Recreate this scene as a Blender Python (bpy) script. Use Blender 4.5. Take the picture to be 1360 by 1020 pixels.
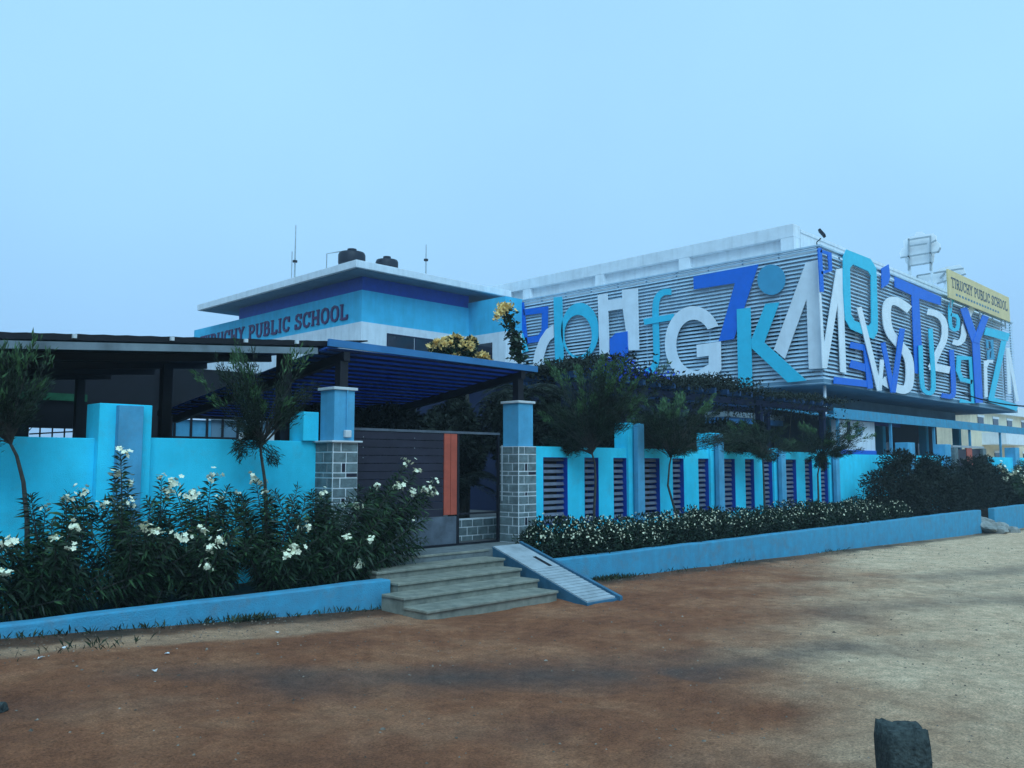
import bpy, bmesh, math, random
import numpy as np
from mathutils import Vector

for o in list(bpy.data.objects): bpy.data.objects.remove(o)
sc = bpy.context.scene
col = sc.collection
random.seed(7); rng = np.random.default_rng(7)

# ------------------------------------------------------------------ camera
F = 1140.0; CAMH = 1.8; PITCH = math.radians(5.36); AZ = math.radians(44.67)
cam_d = bpy.data.cameras.new('camera'); cam = bpy.data.objects.new('camera', cam_d); col.objects.link(cam)
cam_d.sensor_width = 36; cam_d.lens = F / 1360 * 36; cam_d.clip_end = 3000; cam_d.clip_start = .05
cam.location = (0, 0, CAMH)
cam.rotation_euler = (math.radians(90) + PITCH, 0, AZ - math.radians(90))
sc.camera = cam
# ------------------------------------------------------------------ world, sun, exposure
SUN_EL, SUN_AZ = math.radians(48), math.radians(238)      # azimuth counter-clockwise from +X
w = bpy.data.worlds.new('World'); sc.world = w; w.use_nodes = True
nt = w.node_tree; nt.nodes.clear()
N = nt.nodes.new; L = nt.links.new
sky = N('ShaderNodeTexSky'); sky.sky_type = 'NISHITA'; sky.sun_disc = False
sky.sun_elevation = SUN_EL; sky.sun_rotation = math.radians(90) - SUN_AZ
sky.air_density = 1.0; sky.dust_density = 2.0; sky.ozone_density = 3.0
ms = N('ShaderNodeVectorMath'); ms.operation = 'SCALE'; ms.inputs[3].default_value = 0.9
mx = N('ShaderNodeMix'); mx.data_type = 'RGBA'; mx.inputs[0].default_value = 0.90       # thick even morning cloud over the blue
tcw = N('ShaderNodeTexCoord'); sxyz = N('ShaderNodeSeparateXYZ'); rw = N('ShaderNodeValToRGB')     # cloud a little duller towards the horizon, as overcast skies are
rw.color_ramp.interpolation = 'EASE'
rw.color_ramp.elements[0].position = 0.0; rw.color_ramp.elements[0].color = (2.3, 4.4, 7.35, 1)
rw.color_ramp.elements[1].position = 0.42; rw.color_ramp.elements[1].color = (3.05, 5.75, 8.0, 1)
L(tcw.outputs['Generated'], sxyz.inputs[0]); L(sxyz.outputs[2], rw.inputs[0]); nsk = N('ShaderNodeTexNoise'); nsk.inputs['Scale'].default_value = 2.2; nsk.inputs['Detail'].default_value = 4; L(tcw.outputs['Generated'], nsk.inputs['Vector'])
mrk = N('ShaderNodeMapRange'); mrk.inputs[1].default_value = .3; mrk.inputs[2].default_value = .7; mrk.inputs[3].default_value = .955; mrk.inputs[4].default_value = 1.035; L(nsk.outputs['Fac'], mrk.inputs[0])
vsk = N('ShaderNodeVectorMath'); vsk.operation = 'SCALE'; L(rw.outputs[0], vsk.inputs[0]); L(mrk.outputs[0], vsk.inputs[3]); L(vsk.outputs[0], mx.inputs[7])       # faint unevenness of the cloud
bg = N('ShaderNodeBackground'); bg.inputs[1].default_value = 0.1
out = N('ShaderNodeOutputWorld')
L(sky.outputs[0], ms.inputs[0]); L(ms.outputs[0], mx.inputs[6]); L(mx.outputs[2], bg.inputs[0]); L(bg.outputs[0], out.inputs[0])
sun_d = bpy.data.lights.new('sun', 'SUN'); sun = bpy.data.objects.new('sun', sun_d); col.objects.link(sun)
sun_d.energy = 1.5; sun_d.angle = math.radians(40); sun_d.color = (.50, .80, 1.0)
sdir = Vector((math.cos(SUN_EL) * math.cos(SUN_AZ), math.cos(SUN_EL) * math.sin(SUN_AZ), math.sin(SUN_EL)))
sun.rotation_euler = sdir.to_track_quat('Z', 'Y').to_euler(); sun.location = (0, 0, 30)
sc.view_settings.view_transform = 'Standard'; sc.view_settings.look = 'None'
sc.view_settings.exposure = 0.5; sc.view_settings.gamma = 1.0

# ------------------------------------------------------------------ pixel -> point on a known plane
_f = np.array([math.cos(PITCH) * math.cos(AZ), math.cos(PITCH) * math.sin(AZ), math.sin(PITCH)])
_r = np.array([math.sin(AZ), -math.cos(AZ), 0]); _u = np.cross(_r, _f); _c = np.array([0, 0, CAMH])
def at(x, y, ax, v):
    d = _f + _r * (x - 680) / F - _u * (y - 510) / F
    i = 'XYZ'.index(ax)
    return Vector(_c + d * (v - _c[i]) / d[i])

# ------------------------------------------------------------------ materials
def mat(name, c, rough=.75, var=.12, scale=6.0, bump=0.0, bscale=60.0, metal=0.0, c2=None, spec=.3, island=0.0, streak=0.0, dirt=0.0):
    m = bpy.data.materials.new(name); m.use_nodes = True
    t = m.node_tree; b = t.nodes['Principled BSDF']; n = t.nodes.new; l = t.links.new
    b.inputs['Roughness'].default_value = rough; b.inputs['Metallic'].default_value = metal
    b.inputs['Specular IOR Level'].default_value = spec
    tc = n('ShaderNodeTexCoord'); geo = n('ShaderNodeNewGeometry')
    no = n('ShaderNodeTexNoise'); no.inputs['Scale'].default_value = scale; no.inputs['Detail'].default_value = 6; no.inputs['Roughness'].default_value = .65
    l(geo.outputs['Position'], no.inputs['Vector'])
    rp = n('ShaderNodeValToRGB'); rp.color_ramp.elements[0].position = .3; rp.color_ramp.elements[1].position = .72
    d = c2 or tuple(x * (1 - 2 * var) for x in c)
    rp.color_ramp.elements[0].color = (*d, 1); rp.color_ramp.elements[1].color = (*tuple(min(1, x * (1 + var)) for x in c), 1)
    l(no.outputs['Fac'], rp.inputs[0])
    src = rp.outputs[0]
    if streak > 0:                      # rain streaks: noise drawn out along z
        mp = n('ShaderNodeMapping'); mp.inputs['Scale'].default_value = (3.2, 3.2, .35)
        l(geo.outputs['Position'], mp.inputs[0])
        n2 = n('ShaderNodeTexNoise'); n2.inputs['Scale'].default_value = 1.6; n2.inputs['Detail'].default_value = 5
        l(mp.outputs[0], n2.inputs['Vector'])
        mr = n('ShaderNodeMapRange'); mr.inputs[1].default_value = .45; mr.inputs[2].default_value = .75; mr.inputs[3].default_value = 1; mr.inputs[4].default_value = 1 - streak
        l(n2.outputs['Fac'], mr.inputs[0])
        mm = n('ShaderNodeMix'); mm.data_type = 'RGBA'; mm.blend_type = 'MULTIPLY'; mm.inputs[0].default_value = 1
        l(src, mm.inputs[6]); l(mr.outputs[0], mm.inputs[7]); src = mm.outputs[2]
    if dirt > 0:                        # blotches of dust with their own outline
        nd = n('ShaderNodeTexNoise'); nd.inputs['Scale'].default_value = 2.7; nd.inputs['Detail'].default_value = 9; nd.inputs['Roughness'].default_value = .72
        l(geo.outputs['Position'], nd.inputs['Vector'])
        mr = n('ShaderNodeMapRange'); mr.inputs[1].default_value = .52; mr.inputs[2].default_value = .78; mr.inputs[3].default_value = 0; mr.inputs[4].default_value = dirt
        l(nd.outputs['Fac'], mr.inputs[0])
        mm = n('ShaderNodeMix'); mm.data_type = 'RGBA'; l(mr.outputs[0], mm.inputs[0]); l(src, mm.inputs[6]); mm.inputs[7].default_value = (.16, .17, .17, 1); src = mm.outputs[2]
    if island > 0:
        mr = n('ShaderNodeMapRange'); mr.inputs[3].default_value = 1 - island; mr.inputs[4].default_value = 1 + island
        l(geo.outputs['Random Per Island'], mr.inputs[0])
        mm = n('ShaderNodeMix'); mm.data_type = 'RGBA'; mm.blend_type = 'MULTIPLY'; mm.inputs[0].default_value = 1
        l(src, mm.inputs[6]); l(mr.outputs[0], mm.inputs[7]); src = mm.outputs[2]
    l(src, b.inputs['Base Color'])
    if bump > 0:
        nb = n('ShaderNodeTexNoise'); nb.inputs['Scale'].default_value = bscale; nb.inputs['Detail'].default_value = 4
        l(geo.outputs['Position'], nb.inputs['Vector'])
        bp = n('ShaderNodeBump'); bp.inputs['Strength'].default_value = bump; bp.inputs['Distance'].default_value = .02
        l(nb.outputs['Fac'], bp.inputs['Height']); l(bp.outputs[0], b.inputs['Normal'])
    return m

M = {}
M['cyan'] = mat('cyan_wall_paint', (.035, .68, .92), .85, .07, 2.5, .35, 90, streak=.10, dirt=.28)
M['pilaster'] = mat('grey_blue_paint', (.09, .38, .60), .85, .10, 3, .35, 90, streak=.15, dirt=.3)
M['kerbblue'] = mat('faded_blue_paint', (.045, .30, .47), .85, .14, 5, .5, 60, c2=(.07, .25, .38), streak=.14, dirt=.75)
M['deepblue'] = mat('deep_blue_paint', (.004, .060, .40), .6, .12, 4, .1)
M['letterblue'] = mat('blue_letter_paint', (.001, .14, .66), .45, .06, 3)
M['lettercyan'] = mat('cyan_letter_paint', (.03, .52, .72), .45, .06, 3)
M['letterteal'] = mat('teal_disc_paint', (.05, .32, .52), .5, .06, 3)
M['letterwhite'] = mat('white_letter_paint', (.74, .81, .87), .45, .05, 2, streak=.06)
M['white'] = mat('white_plaster', (.72, .78, .83), .8, .06, 2.0, .2, 70, streak=.14)
M['bandblue'] = mat('light_blue_plaster', (.055, .50, .76), .85, .08, 1.5, .2, 60, streak=.12)
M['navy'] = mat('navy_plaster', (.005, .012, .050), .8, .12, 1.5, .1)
M['soffit'] = mat('grey_blue_soffit', (.13, .24, .33), .85, .12, 1.0, .1, streak=.1)
M['slat'] = mat('louvre_aluminium', (.46, .63, .76), .45, .10, 1.2, streak=.15)
M['backwall'] = mat('screen_back_wall', (.60, .66, .72), .85, .12, .6)
M['glass'] = mat('dark_window_glass', (.012, .014, .03), .12, .1, 2, spec=.6)
M['sign_text'] = mat('maroon_letters', (.05, .018, .11), .5, .1, 3)
M['yellow'] = mat('yellow_sign_board', (.70, .56, .28), .5, .06, 2)
M['yelltext'] = mat('sign_dark_text', (.06, .10, .16), .6, .1)
M['tank'] = mat('black_tank_plastic', (.005, .009, .022), .5, .1, 4)
M['steel'] = mat('galvanised_steel', (.40, .45, .48), .45, .12, 8, metal=.4)
M['darksteel'] = mat('dark_painted_steel', (.008, .008, .014), .5, .15, 5)
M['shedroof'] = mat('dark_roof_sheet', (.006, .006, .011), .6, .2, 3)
M['gutter'] = mat('pale_gutter_metal', (.19, .24, .27), .55, .18, 2.5, streak=.3)
M['canopy'] = mat('blue_canopy_slat', (.05, .16, .50), .45, .12, 2)
cm = M['canopy']; ct = cm.node_tree; cb = ct.nodes['Principled BSDF']; tb = ct.nodes.new('ShaderNodeBsdfTranslucent'); tb.inputs[0].default_value = (.03, .17, .52, 1)
cmx = ct.nodes.new('ShaderNodeMixShader'); cmx.inputs[0].default_value = .45; co = [n_ for n_ in ct.nodes if n_.type == 'OUTPUT_MATERIAL'][0]
ct.links.new(cb.outputs[0], cmx.inputs[1]); ct.links.new(tb.outputs[0], cmx.inputs[2]); ct.links.new(cmx.outputs[0], co.inputs[0])
M['fascia'] = mat('blue_canopy_fascia', (.035, .17, .38), .5, .10, 3)
M['gatepanel'] = mat('dark_purple_gate_plank', (.020, .018, .034), .5, .18, 3, .1)
M['orange'] = mat('orange_red_strip', (.45, .085, .05), .55, .12, 6, .1)
M['gatesheet'] = mat('grey_gate_sheet', (.10, .12, .15), .45, .2, 5, streak=.2)
M['brick'] = mat('grey_green_stone', (.15, .20, .21), .8, .25, 7, .5, 50, island=.0)
M['blackbrick'] = mat('black_accent_stone', (.015, .015, .03), .5, .1)
M['mortar'] = mat('pale_mortar', (.74, .78, .80), .9, .08, 12, .3)
M['cap'] = mat('white_stone_cap', (.60, .64, .66), .7, .1, 5)
M['granite'] = mat('worn_granite_step', (.26, .25, .20), .75, .22, 6, .35, 80, c2=(.14, .145, .12), streak=.1, dirt=.5)
M['landing'] = mat('landing_stone', (.17, .19, .19), .7, .2, 5, .3)
M['ramp'] = mat('pale_ramp_concrete', (.38, .43, .46), .85, .15, 4, .5, 70)
M['rampside'] = mat('ramp_edge_paint', (.045, .15, .24), .85, .15, 4, .3)
M['ledge'] = mat('dark_planter_soil', (.03, .022, .016), .95, .3, 10, .8, 30)
M['paving'] = mat('courtyard_paving', (.10, .10, .10), .9, .2, 3, .3)
M['bark'] = mat('grey_bark', (.055, .052, .046), .9, .25, 20, .6, 60)
M['leaf_oleander'] = mat('oleander_leaf', (.010, .034, .011), .5, .35, 5, island=.45, spec=.35)
M['leaf_tree'] = mat('feathery_leaf', (.012, .028, .013), .7, .35, 4, island=.45)
M['leaf_tip'] = mat('young_leaf', (.050, .115, .042), .7, .3, 4, island=.35)
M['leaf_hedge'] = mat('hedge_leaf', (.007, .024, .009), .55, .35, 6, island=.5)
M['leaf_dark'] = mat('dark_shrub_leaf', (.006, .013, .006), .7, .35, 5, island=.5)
M['petal'] = mat('white_petal', (.86, .85, .62), .6, .05, 10, island=.08)
M['petal_yellow'] = mat('yellow_petal', (.85, .60, .22), .6, .1, 10, island=.2)
M['petal_blue'] = mat('violet_blue_petal', (.02, .10, .80), .6, .1, 10, island=.3)
M['panelwhite'] = mat('sign_panel_white', (.88, .90, .92), .6, .04, 2)
M['canopyrafter'] = mat('dark_blue_timber', (.02, .07, .18), .7, .15, 4)
M['stone'] = mat('rough_granite_post', (.050, .062, .058), .9, .35, 26, 1.0, 45, c2=(.010, .014, .015))
M['rubble'] = mat('pale_rubble_stone', (.30, .31, .29), .9, .25, 6, .8, 30)
M['cream'] = mat('cream_house_wall', (.70, .64, .48), .85, .1, .8, streak=.2)
M['net'] = mat('green_shade_net', (.02, .12, .06), .9, .2, 4)
M['lilac'] = mat('pale_slat_paint', (.15, .17, .23), .6, .15, 6)
M['cable'] = mat('black_cable', (.01, .01, .015), .6, .1)
M['weed'] = mat('verge_weed', (.035, .05, .022), .8, .4, 6, island=.4)
M['pebble'] = mat('pebble', (.22, .17, .13), .9, .3, 9, island=.6)
M['litter'] = mat('white_litter', (.75, .75, .75), .7, .05)
M['grass_dry'] = M['weed']

# ------------------------------------------------------------------ helpers
def lk(name, me, m, parent=None, smooth=False):
    o = bpy.data.objects.new(name, me); col.objects.link(o)
    if m is not None and not me.materials: me.materials.append(M[m] if isinstance(m, str) else m)
    if parent is not None: o.parent = parent
    if smooth: me.polygons.foreach_set('use_smooth', [True] * len(me.polygons))
    return o
def tag(o, label=None, cat=None, group=None, kind=None):
    if label: o['label'] = label
    if cat: o['category'] = cat
    if group: o['group'] = group
    if kind: o['kind'] = kind
    return o
def thing(name, label, cat, loc=(0, 0, 0), group=None):
    o = bpy.data.objects.new(name, None); col.objects.link(o); o.location = loc; o.empty_display_size = .2
    return tag(o, label, cat, group)
class MB:
    def __init__(s): s.v = []; s.f = []
    def box(s, x0, x1, y0, y1, z0, z1):
        b = len(s.v)
        s.v += [(x0, y0, z0), (x1, y0, z0), (x1, y1, z0), (x0, y1, z0), (x0, y0, z1), (x1, y0, z1), (x1, y1, z1), (x0, y1, z1)]
        s.f += [tuple(b + i for i in q) for q in ((0, 3, 2, 1), (4, 5, 6, 7), (0, 1, 5, 4), (1, 2, 6, 5), (2, 3, 7, 6), (3, 0, 4, 7))]
        return s
    def hexa(s, bot, top):                  # 4 bottom points, 4 top points (same order, counter-clockwise from above)
        b = len(s.v); s.v += [tuple(p) for p in bot] + [tuple(p) for p in top]
        s.f += [tuple(b + i for i in q) for q in ((0, 3, 2, 1), (4, 5, 6, 7), (0, 1, 5, 4), (1, 2, 6, 5), (2, 3, 7, 6), (3, 0, 4, 7))]
        return s
    def tube(s, pts, rad, n=8, cap=True):
        pts = [Vector(p) for p in pts]
        if not hasattr(rad, '__len__'): rad = [rad] * len(pts)
        b = len(s.v); prev = None
        for i, p in enumerate(pts):
            d = (pts[min(i + 1, len(pts) - 1)] - pts[max(i - 1, 0)]).normalized()
            if prev is None: prev = d.orthogonal().normalized()
            a = (prev - d * prev.dot(d)).normalized(); prev = a; c = d.cross(a)
            for k in range(n):
                t = 2 * math.pi * k / n
                s.v.append(tuple(p + (a * math.cos(t) + c * math.sin(t)) * rad[i]))
        for i in range(len(pts) - 1):
            for k in range(n):
                s.f.append((b + i * n + k, b + i * n + (k + 1) % n, b + (i + 1) * n + (k + 1) % n, b + (i + 1) * n + k))
        if cap:
            s.f.append(tuple(b + k for k in reversed(range(n)))); s.f.append(tuple(b + (len(pts) - 1) * n + k for k in range(n)))
        return s
    def bar(s, p, q, wdt, hgt):             # rectangular bar between two points, hgt along z
        p, q = Vector(p), Vector(q); d = (q - p).normalized()
        up = Vector((0, 0, 1)) if abs(d.z) < .95 else Vector((0, 1, 0))
        sd = d.cross(up).normalized() * wdt / 2; u = sd.cross(d).normalized() * hgt / 2
        b = len(s.v)
        for e in (p, q): s.v += [tuple(e - sd - u), tuple(e + sd - u), tuple(e + sd + u), tuple(e - sd + u)]
        s.f += [tuple(b + i for i in t) for t in ((0, 1, 2, 3), (7, 6, 5, 4), (0, 4, 5, 1), (1, 5, 6, 2), (2, 6, 7, 3), (3, 7, 4, 0))]
        return s
    def prism(s, poly, ext):                # planar outline pushed back by ext
        n = len(poly); b = len(s.v); e = Vector(ext)
        s.v += [tuple(p) for p in poly] + [tuple(Vector(p) + e) for p in poly]
        s.f.append(tuple(b + i for i in range(n))); s.f.append(tuple(b + n + i for i in reversed(range(n))))
        for i in range(n): j = (i + 1) % n; s.f.append((b + i, b + n + i, b + n + j, b + j))
        return s
    def strip(s, A, B, ext, closed=False):  # band between two outlines, with thickness
        n = len(A); b = len(s.v); e = Vector(ext)
        for P in (A, B): s.v += [tuple(p) for p in P]
        for P in (A, B): s.v += [tuple(Vector(p) + e) for p in P]
        a0, b0, a1, b1 = b, b + n, b + 2 * n, b + 3 * n
        for i in range(n if closed else n - 1):
            j = (i + 1) % n
            s.f += [(a0 + i, a0 + j, b0 + j, b0 + i), (a1 + i, b1 + i, b1 + j, a1 + j), (a0 + i, a1 + i, a1 + j, a0 + j), (b0 + i, b0 + j, b1 + j, b1 + i)]
        if not closed:
            for i in (0, n - 1): s.f.append((a0 + i, b0 + i, b1 + i, a1 + i))
        return s
    def mesh(s, name, fix=True):
        me = bpy.data.meshes.new(name); me.from_pydata(s.v, [], s.f)
        if fix:
            bm = bmesh.new(); bm.from_mesh(me); bmesh.ops.recalc_face_normals(bm, faces=bm.faces); bm.to_mesh(me); bm.free()
        return me
    def build(s, name, m, parent=None, smooth=False, bevel=0.0, fix=True):
        o = lk(name, s.mesh(name, fix), m, parent, smooth)
        if bevel:
            md = o.modifiers.new('bevel', 'BEVEL'); md.width = bevel; md.segments = 2; md.limit_method = 'ANGLE'
        return o
def box(name, m, parent, x0, x1, y0, y1, z0, z1, bevel=0.0):
    return MB().box(x0, x1, y0, y1, z0, z1).build(name, m, parent, bevel=bevel, fix=False)

def fbm(x, y, seed=0, octv=5):              # value noise in numpy, 0..1
    r = np.random.default_rng(seed); tot = np.zeros_like(x); amp = .5; nrm = 0
    tab = r.random((256, 256))
    for o in range(octv):
        f = 2.0 ** o; X = x * f + 17.3 * o; Y = y * f + 5.1 * o
        xi = np.floor(X).astype(int); yi = np.floor(Y).astype(int); fx = X - xi; fy = Y - yi
        fx = fx * fx * (3 - 2 * fx); fy = fy * fy * (3 - 2 * fy)
        g = lambda a, b: tab[a % 256, b % 256]
        v = (g(xi, yi) * (1 - fx) + g(xi + 1, yi) * fx) * (1 - fy) + (g(xi, yi + 1) * (1 - fx) + g(xi + 1, yi + 1) * fx) * fy
        tot += v * amp; nrm += amp; amp *= .5
    return tot / nrm
def sstep(a, b, x): t = np.clip((x - a) / (b - a), 0, 1); return t * t * (3 - 2 * t)

# ------------------------------------------------------------------ ground
def gz(X, Y):
    X = np.asarray(X, float); Y = np.asarray(Y, float)
    g = np.interp(X, [-2, 2.4, 4.5, 6.7, 11, 15.7, 30.6, 45, 80], [.30, .24, .12, .01, -.03, -.11, -.39, -.6, -.6])
    near = sstep(2.5, 8.0, Y)
    k = np.where(X < 6.7, near, .35 + .65 * near)
    return g * k
def grid_axis(segs):
    a = []
    for lo, hi, st in segs: a += list(np.arange(lo, hi - 1e-6, st))
    return np.array(a + [segs[-1][1]])
gx = grid_axis([(-600, -60, 90), (-60, -6, 6), (-6, 1, .35), (1, 16, .07), (16, 36, .16), (36, 60, .6), (60, 1000, 47)])
gy = grid_axis([(-600, -60, 90), (-60, -3, 6), (-3, 1, .35), (1, 9.6, .07), (9.6, 12, .6), (12, 60, 6), (60, 1000, 47)])
GX, GY = np.meshgrid(gx, gy, indexing='ij')
n1 = fbm(GX * .9, GY * .9, 1); n2 = fbm(GX * 4, GY * 4, 2); n3 = fbm(GX * .35, GY * .55, 3)
inn = ((GX > -8) & (GX < 60) & (GY > -4) & (GY < 10)).astype(float)
GZ = gz(GX, GY) + inn * ((n1 - .5) * .09 + (n2 - .5) * .035) * (.25 + .75 * sstep(9.0, 7.5, GY))
far = sstep(70, 200, np.hypot(GX, GY)); GZ = GZ * (1 - far) - .6 * far
# damp patches (they lie along the tyre tracks) and the pale sandy shoulder
wet = np.zeros_like(GX)
for (xa, ya, xb, yb, wd, st) in [(3.9, 6.2, 6.0, 4.7, .30, 1.0), (6.5, 4.35, 8.6, 3.85, .22, .95), (7.0, 4.0, 9.2, 3.5, .18, .4), (10.6, 4.7, 13.6, 3.5, .45, .75), (15.0, 5.3, 20, 4.0, .5, .75),
                             (13.5, 4.5, 17.0, 3.3, .35, .45), (5.6, 5.3, 7.4, 4.35, .35, .6), (2.9, 6.9, 4.2, 6.1, .2, .55), (3.3, 4.6, 4.4, 4.0, .3, .35), (1.6, 6.3, 2.6, 6.0, .25, .35)]:
    dx, dy = xb - xa, yb - ya; t = np.clip(((GX - xa) * dx + (GY - ya) * dy) / (dx * dx + dy * dy), 0, 1)
    d = np.hypot(GX - xa - t * dx, GY - ya - t * dy) + (n1 - .5) * 1.0 + (n2 - .5) * .45
    wet = np.maximum(wet, .72 * st * sstep(wd * 2.0, -wd * .6, d) * (.55 + .9 * n2))
sd = (GX * .41 - GY + 1.45) * .55 + (n3 - .5) * 2.2 + (n1 - .5) * 1.3          # sandy towards the right-hand foreground
sand = sstep(-.4, 1.5, sd)
sand = np.maximum(sand, .45 * sstep(.35, .1, np.abs(GY - 8.15 - (n1 - .5) * .8)) * sstep(8, 4, GX))
verge = sstep(.42, .12, np.abs(GY - 8.62 - (n2 - .5) * .3)) * (.55 + .9 * (n1 - .3))
nx, ny = len(gx), len(gy)
V = np.stack([GX, GY, GZ], -1).reshape(-1, 3)
ii, jj = np.meshgrid(np.arange(nx - 1), np.arange(ny - 1), indexing='ij')
q = np.stack([ii * ny + jj, (ii + 1) * ny + jj, (ii + 1) * ny + jj + 1, ii * ny + jj + 1], -1).reshape(-1, 4)
def np_mesh(name, V, faces, k):
    me = bpy.data.meshes.new(name)
    me.vertices.add(len(V)); me.vertices.foreach_set('co', np.asarray(V, np.float32).ravel())
    me.loops.add(faces.size); me.loops.foreach_set('vertex_index', np.asarray(faces, np.int32).ravel())
    me.polygons.add(len(faces)); me.polygons.foreach_set('loop_start', np.arange(0, faces.size, k, dtype=np.int32))
    me.polygons.foreach_set('loop_total', np.full(len(faces), k, np.int32))
    me.update(calc_edges=True); me.validate()
    return me
me = np_mesh('ground', V, q, 4)
for nm, arr in (('wet', wet), ('sand', sand), ('verge', np.clip(verge, 0, 1))):
    at_ = me.attributes.new(nm, 'FLOAT', 'POINT'); at_.data.foreach_set('value', arr.astype(np.float32).ravel())
def ground_mat():
    m = bpy.data.materials.new('laterite_ground'); m.use_nodes = True; t = m.node_tree; b = t.nodes['Principled BSDF']; n = t.nodes.new; l = t.links.new
    geo = n('ShaderNodeNewGeometry')
    def noise(s, d=8, r=.65):
        x = n('ShaderNodeTexNoise'); x.inputs['Scale'].default_value = s; x.inputs['Detail'].default_value = d; x.inputs['Roughness'].default_value = r
        l(geo.outputs['Position'], x.inputs['Vector']); return x.outputs['Fac']
    def ramp(src, *st):
        r = n('ShaderNodeValToRGB'); e = r.color_ramp.elements
        e[0].position, e[0].color = st[0][0], (*st[0][1], 1); e[1].position, e[1].color = st[-1][0], (*st[-1][1], 1)
        for p, c in st[1:-1]: k = e.new(p); k.color = (*c, 1)
        l(src, r.inputs[0]); return r.outputs[0]
    def mix(f, a, bb, bt='MIX'):
        x = n('ShaderNodeMix'); x.data_type = 'RGBA'; x.blend_type = bt
        if isinstance(f, float): x.inputs[0].default_value = f
        else: l(f, x.inputs[0])
        l(a, x.inputs[6])
        if isinstance(bb, tuple): x.inputs[7].default_value = (*bb, 1)
        else: l(bb, x.inputs[7])
        return x.outputs[2]
    def attr(k): x = n('ShaderNodeAttribute'); x.attribute_name = k; return x.outputs['Fac']
    soil = ramp(noise(.9), (.30, (.18, .062, .030)), (.5, (.26, .097, .046)), (.70, (.38, .172, .090)))
    sandc = ramp(noise(2.2), (.3, (.53, .34, .215)), (.7, (.70, .50, .33)))
    c = mix(attr('sand'), soil, sandc)
    c = mix(attr('verge'), c, (.05, .034, .022))
    c = mix(attr('wet'), c, (.075, .055, .048))
    fine = ramp(noise(55, 6, .85), (.33, (.50, .49, .48)), (.67, (1.95, 1.92, 1.88)))
    c = mix(1.0, c, fine, 'MULTIPLY')
    grit = n('ShaderNodeTexVoronoi'); grit.inputs['Scale'].default_value = 42; l(geo.outputs['Position'], grit.inputs['Vector'])
    gd = ramp(grit.outputs['Distance'], (.10, (.50, .48, .46)), (.30, (1.05, 1.05, 1.05)))
    c = mix(noise(3.0), c, mix(1.0, c, gd, 'MULTIPLY'))
    mid = ramp(noise(7, 6, .7), (.28, (.66, .65, .64)), (.72, (1.26, 1.26, 1.26)))
    c = mix(1.0, c, mid, 'MULTIPLY')
    l(c, b.inputs['Base Color'])
    mr = n('ShaderNodeMapRange'); mr.inputs[3].default_value = .95; mr.inputs[4].default_value = .62; l(attr('wet'), mr.inputs[0]); l(mr.outputs[0], b.inputs['Roughness'])
    b.inputs['Specular IOR Level'].default_value = .25
    bp = n('ShaderNodeBump'); bp.inputs['Strength'].default_value = 1.0; bp.inputs['Distance'].default_value = .05
    l(noise(22, 8, .75), bp.inputs['Height']); l(bp.outputs[0], b.inputs['Normal'])
    return m
M['ground'] = ground_mat()
g = lk('ground', me, 'ground', smooth=True); g['kind'] = 'structure'

# raised courtyard behind the compound wall
cy = box('courtyard', 'paving', None, -14, 54, 10.62, 60, -.9, .5); cy['kind'] = 'structure'

# ------------------------------------------------------------------ pixel-traced outlines with thickness (letters on their facade)
def px(pts, ax, v): return [at(x, y, ax, v) for x, y in pts]

XB, YB, ZB, ZT = 28.63, 13.10, 4.60, 9.45
# ================================================================== louvred block
B = thing('louvred_school_building', 'white school block wrapped in grey louvres with big painted letters and numerals', 'building', (40, 25, .5))
Bl = Vector((40, 25, .5))
B.location = (0, 0, 0)
YE, XE = 29.6, 52.05
box('upper_floor', 'backwall', B, XB + .62, XE - .1, YB + .62, 31.2, ZB + .16, ZT - .12)
box('floor_slab', 'soffit', B, XB + .02, XE + .05, YB + .02, 31.2, ZB - .02, ZB + .155)
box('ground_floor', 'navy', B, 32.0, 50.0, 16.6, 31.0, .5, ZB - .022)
box('beam', 'soffit', B, XB + .3, 50.0, 15.6, 16.05, 4.05, ZB - .024)
for yb in (17.5,): box('beam', 'soffit', B, 30.6, 31.0, 16.06, 30, 4.1, ZB - .024)
# dark windows seen through the louvre gaps
wm = MB().box(0, 1, 0, 1, 0, 1).mesh('screened_window', False)
def winbox(x, y, z, sx, sy, sz):
    o = lk('screened_window', wm, 'glass', B); o.location = (x, y, z); o.scale = (sx, sy, sz)
for k in range(5): winbox(XB + .585, 14.3 + k * 3.05, 5.75, .06, 2.5, 1.55)
for k in range(7): winbox(30.3 + k * 3.05, YB + .585, 5.75, 2.4, .06, 1.5)
# louvre blades, one object each, sharing a mesh per face
NS = 34; pitch = (ZT - ZB) / NS
def blade(length, axis):
    mb = MB(); t = .014; dz = .092; dy = .075
    prof = [(-dy / 2, -dz / 2), (-dy / 2 + .012, -dz / 2 - .01), (dy / 2, dz / 2 - t), (dy / 2, dz / 2)]
    v = []
    for e in (0, length):
        for a, b in prof: v.append((a, e, b) if axis == 'Y' else (e, a, b))
    mb.v = v; mb.f = [(0, 1, 2, 3), (7, 6, 5, 4)] + [(i, (i + 1) % 4, 4 + (i + 1) % 4, 4 + i) for i in range(4)]
    return mb.mesh('louvre_blade')
blL, blR = blade(YE - YB - .05, 'Y'), blade(XE - XB - .05, 'X')
for k in range(NS):
    z = ZB + (k + .5) * pitch
    o = lk('louvre_blade', blL, 'slat', B); o.location = (XB + .05 + random.uniform(-.004, .004), YB + .03, z + random.uniform(-.006, .006))
    o = lk('louvre_blade', blR, 'slat', B); o.location = (XB + .03, YB + .05 + random.uniform(-.004, .004), z + random.uniform(-.006, .006))
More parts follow.
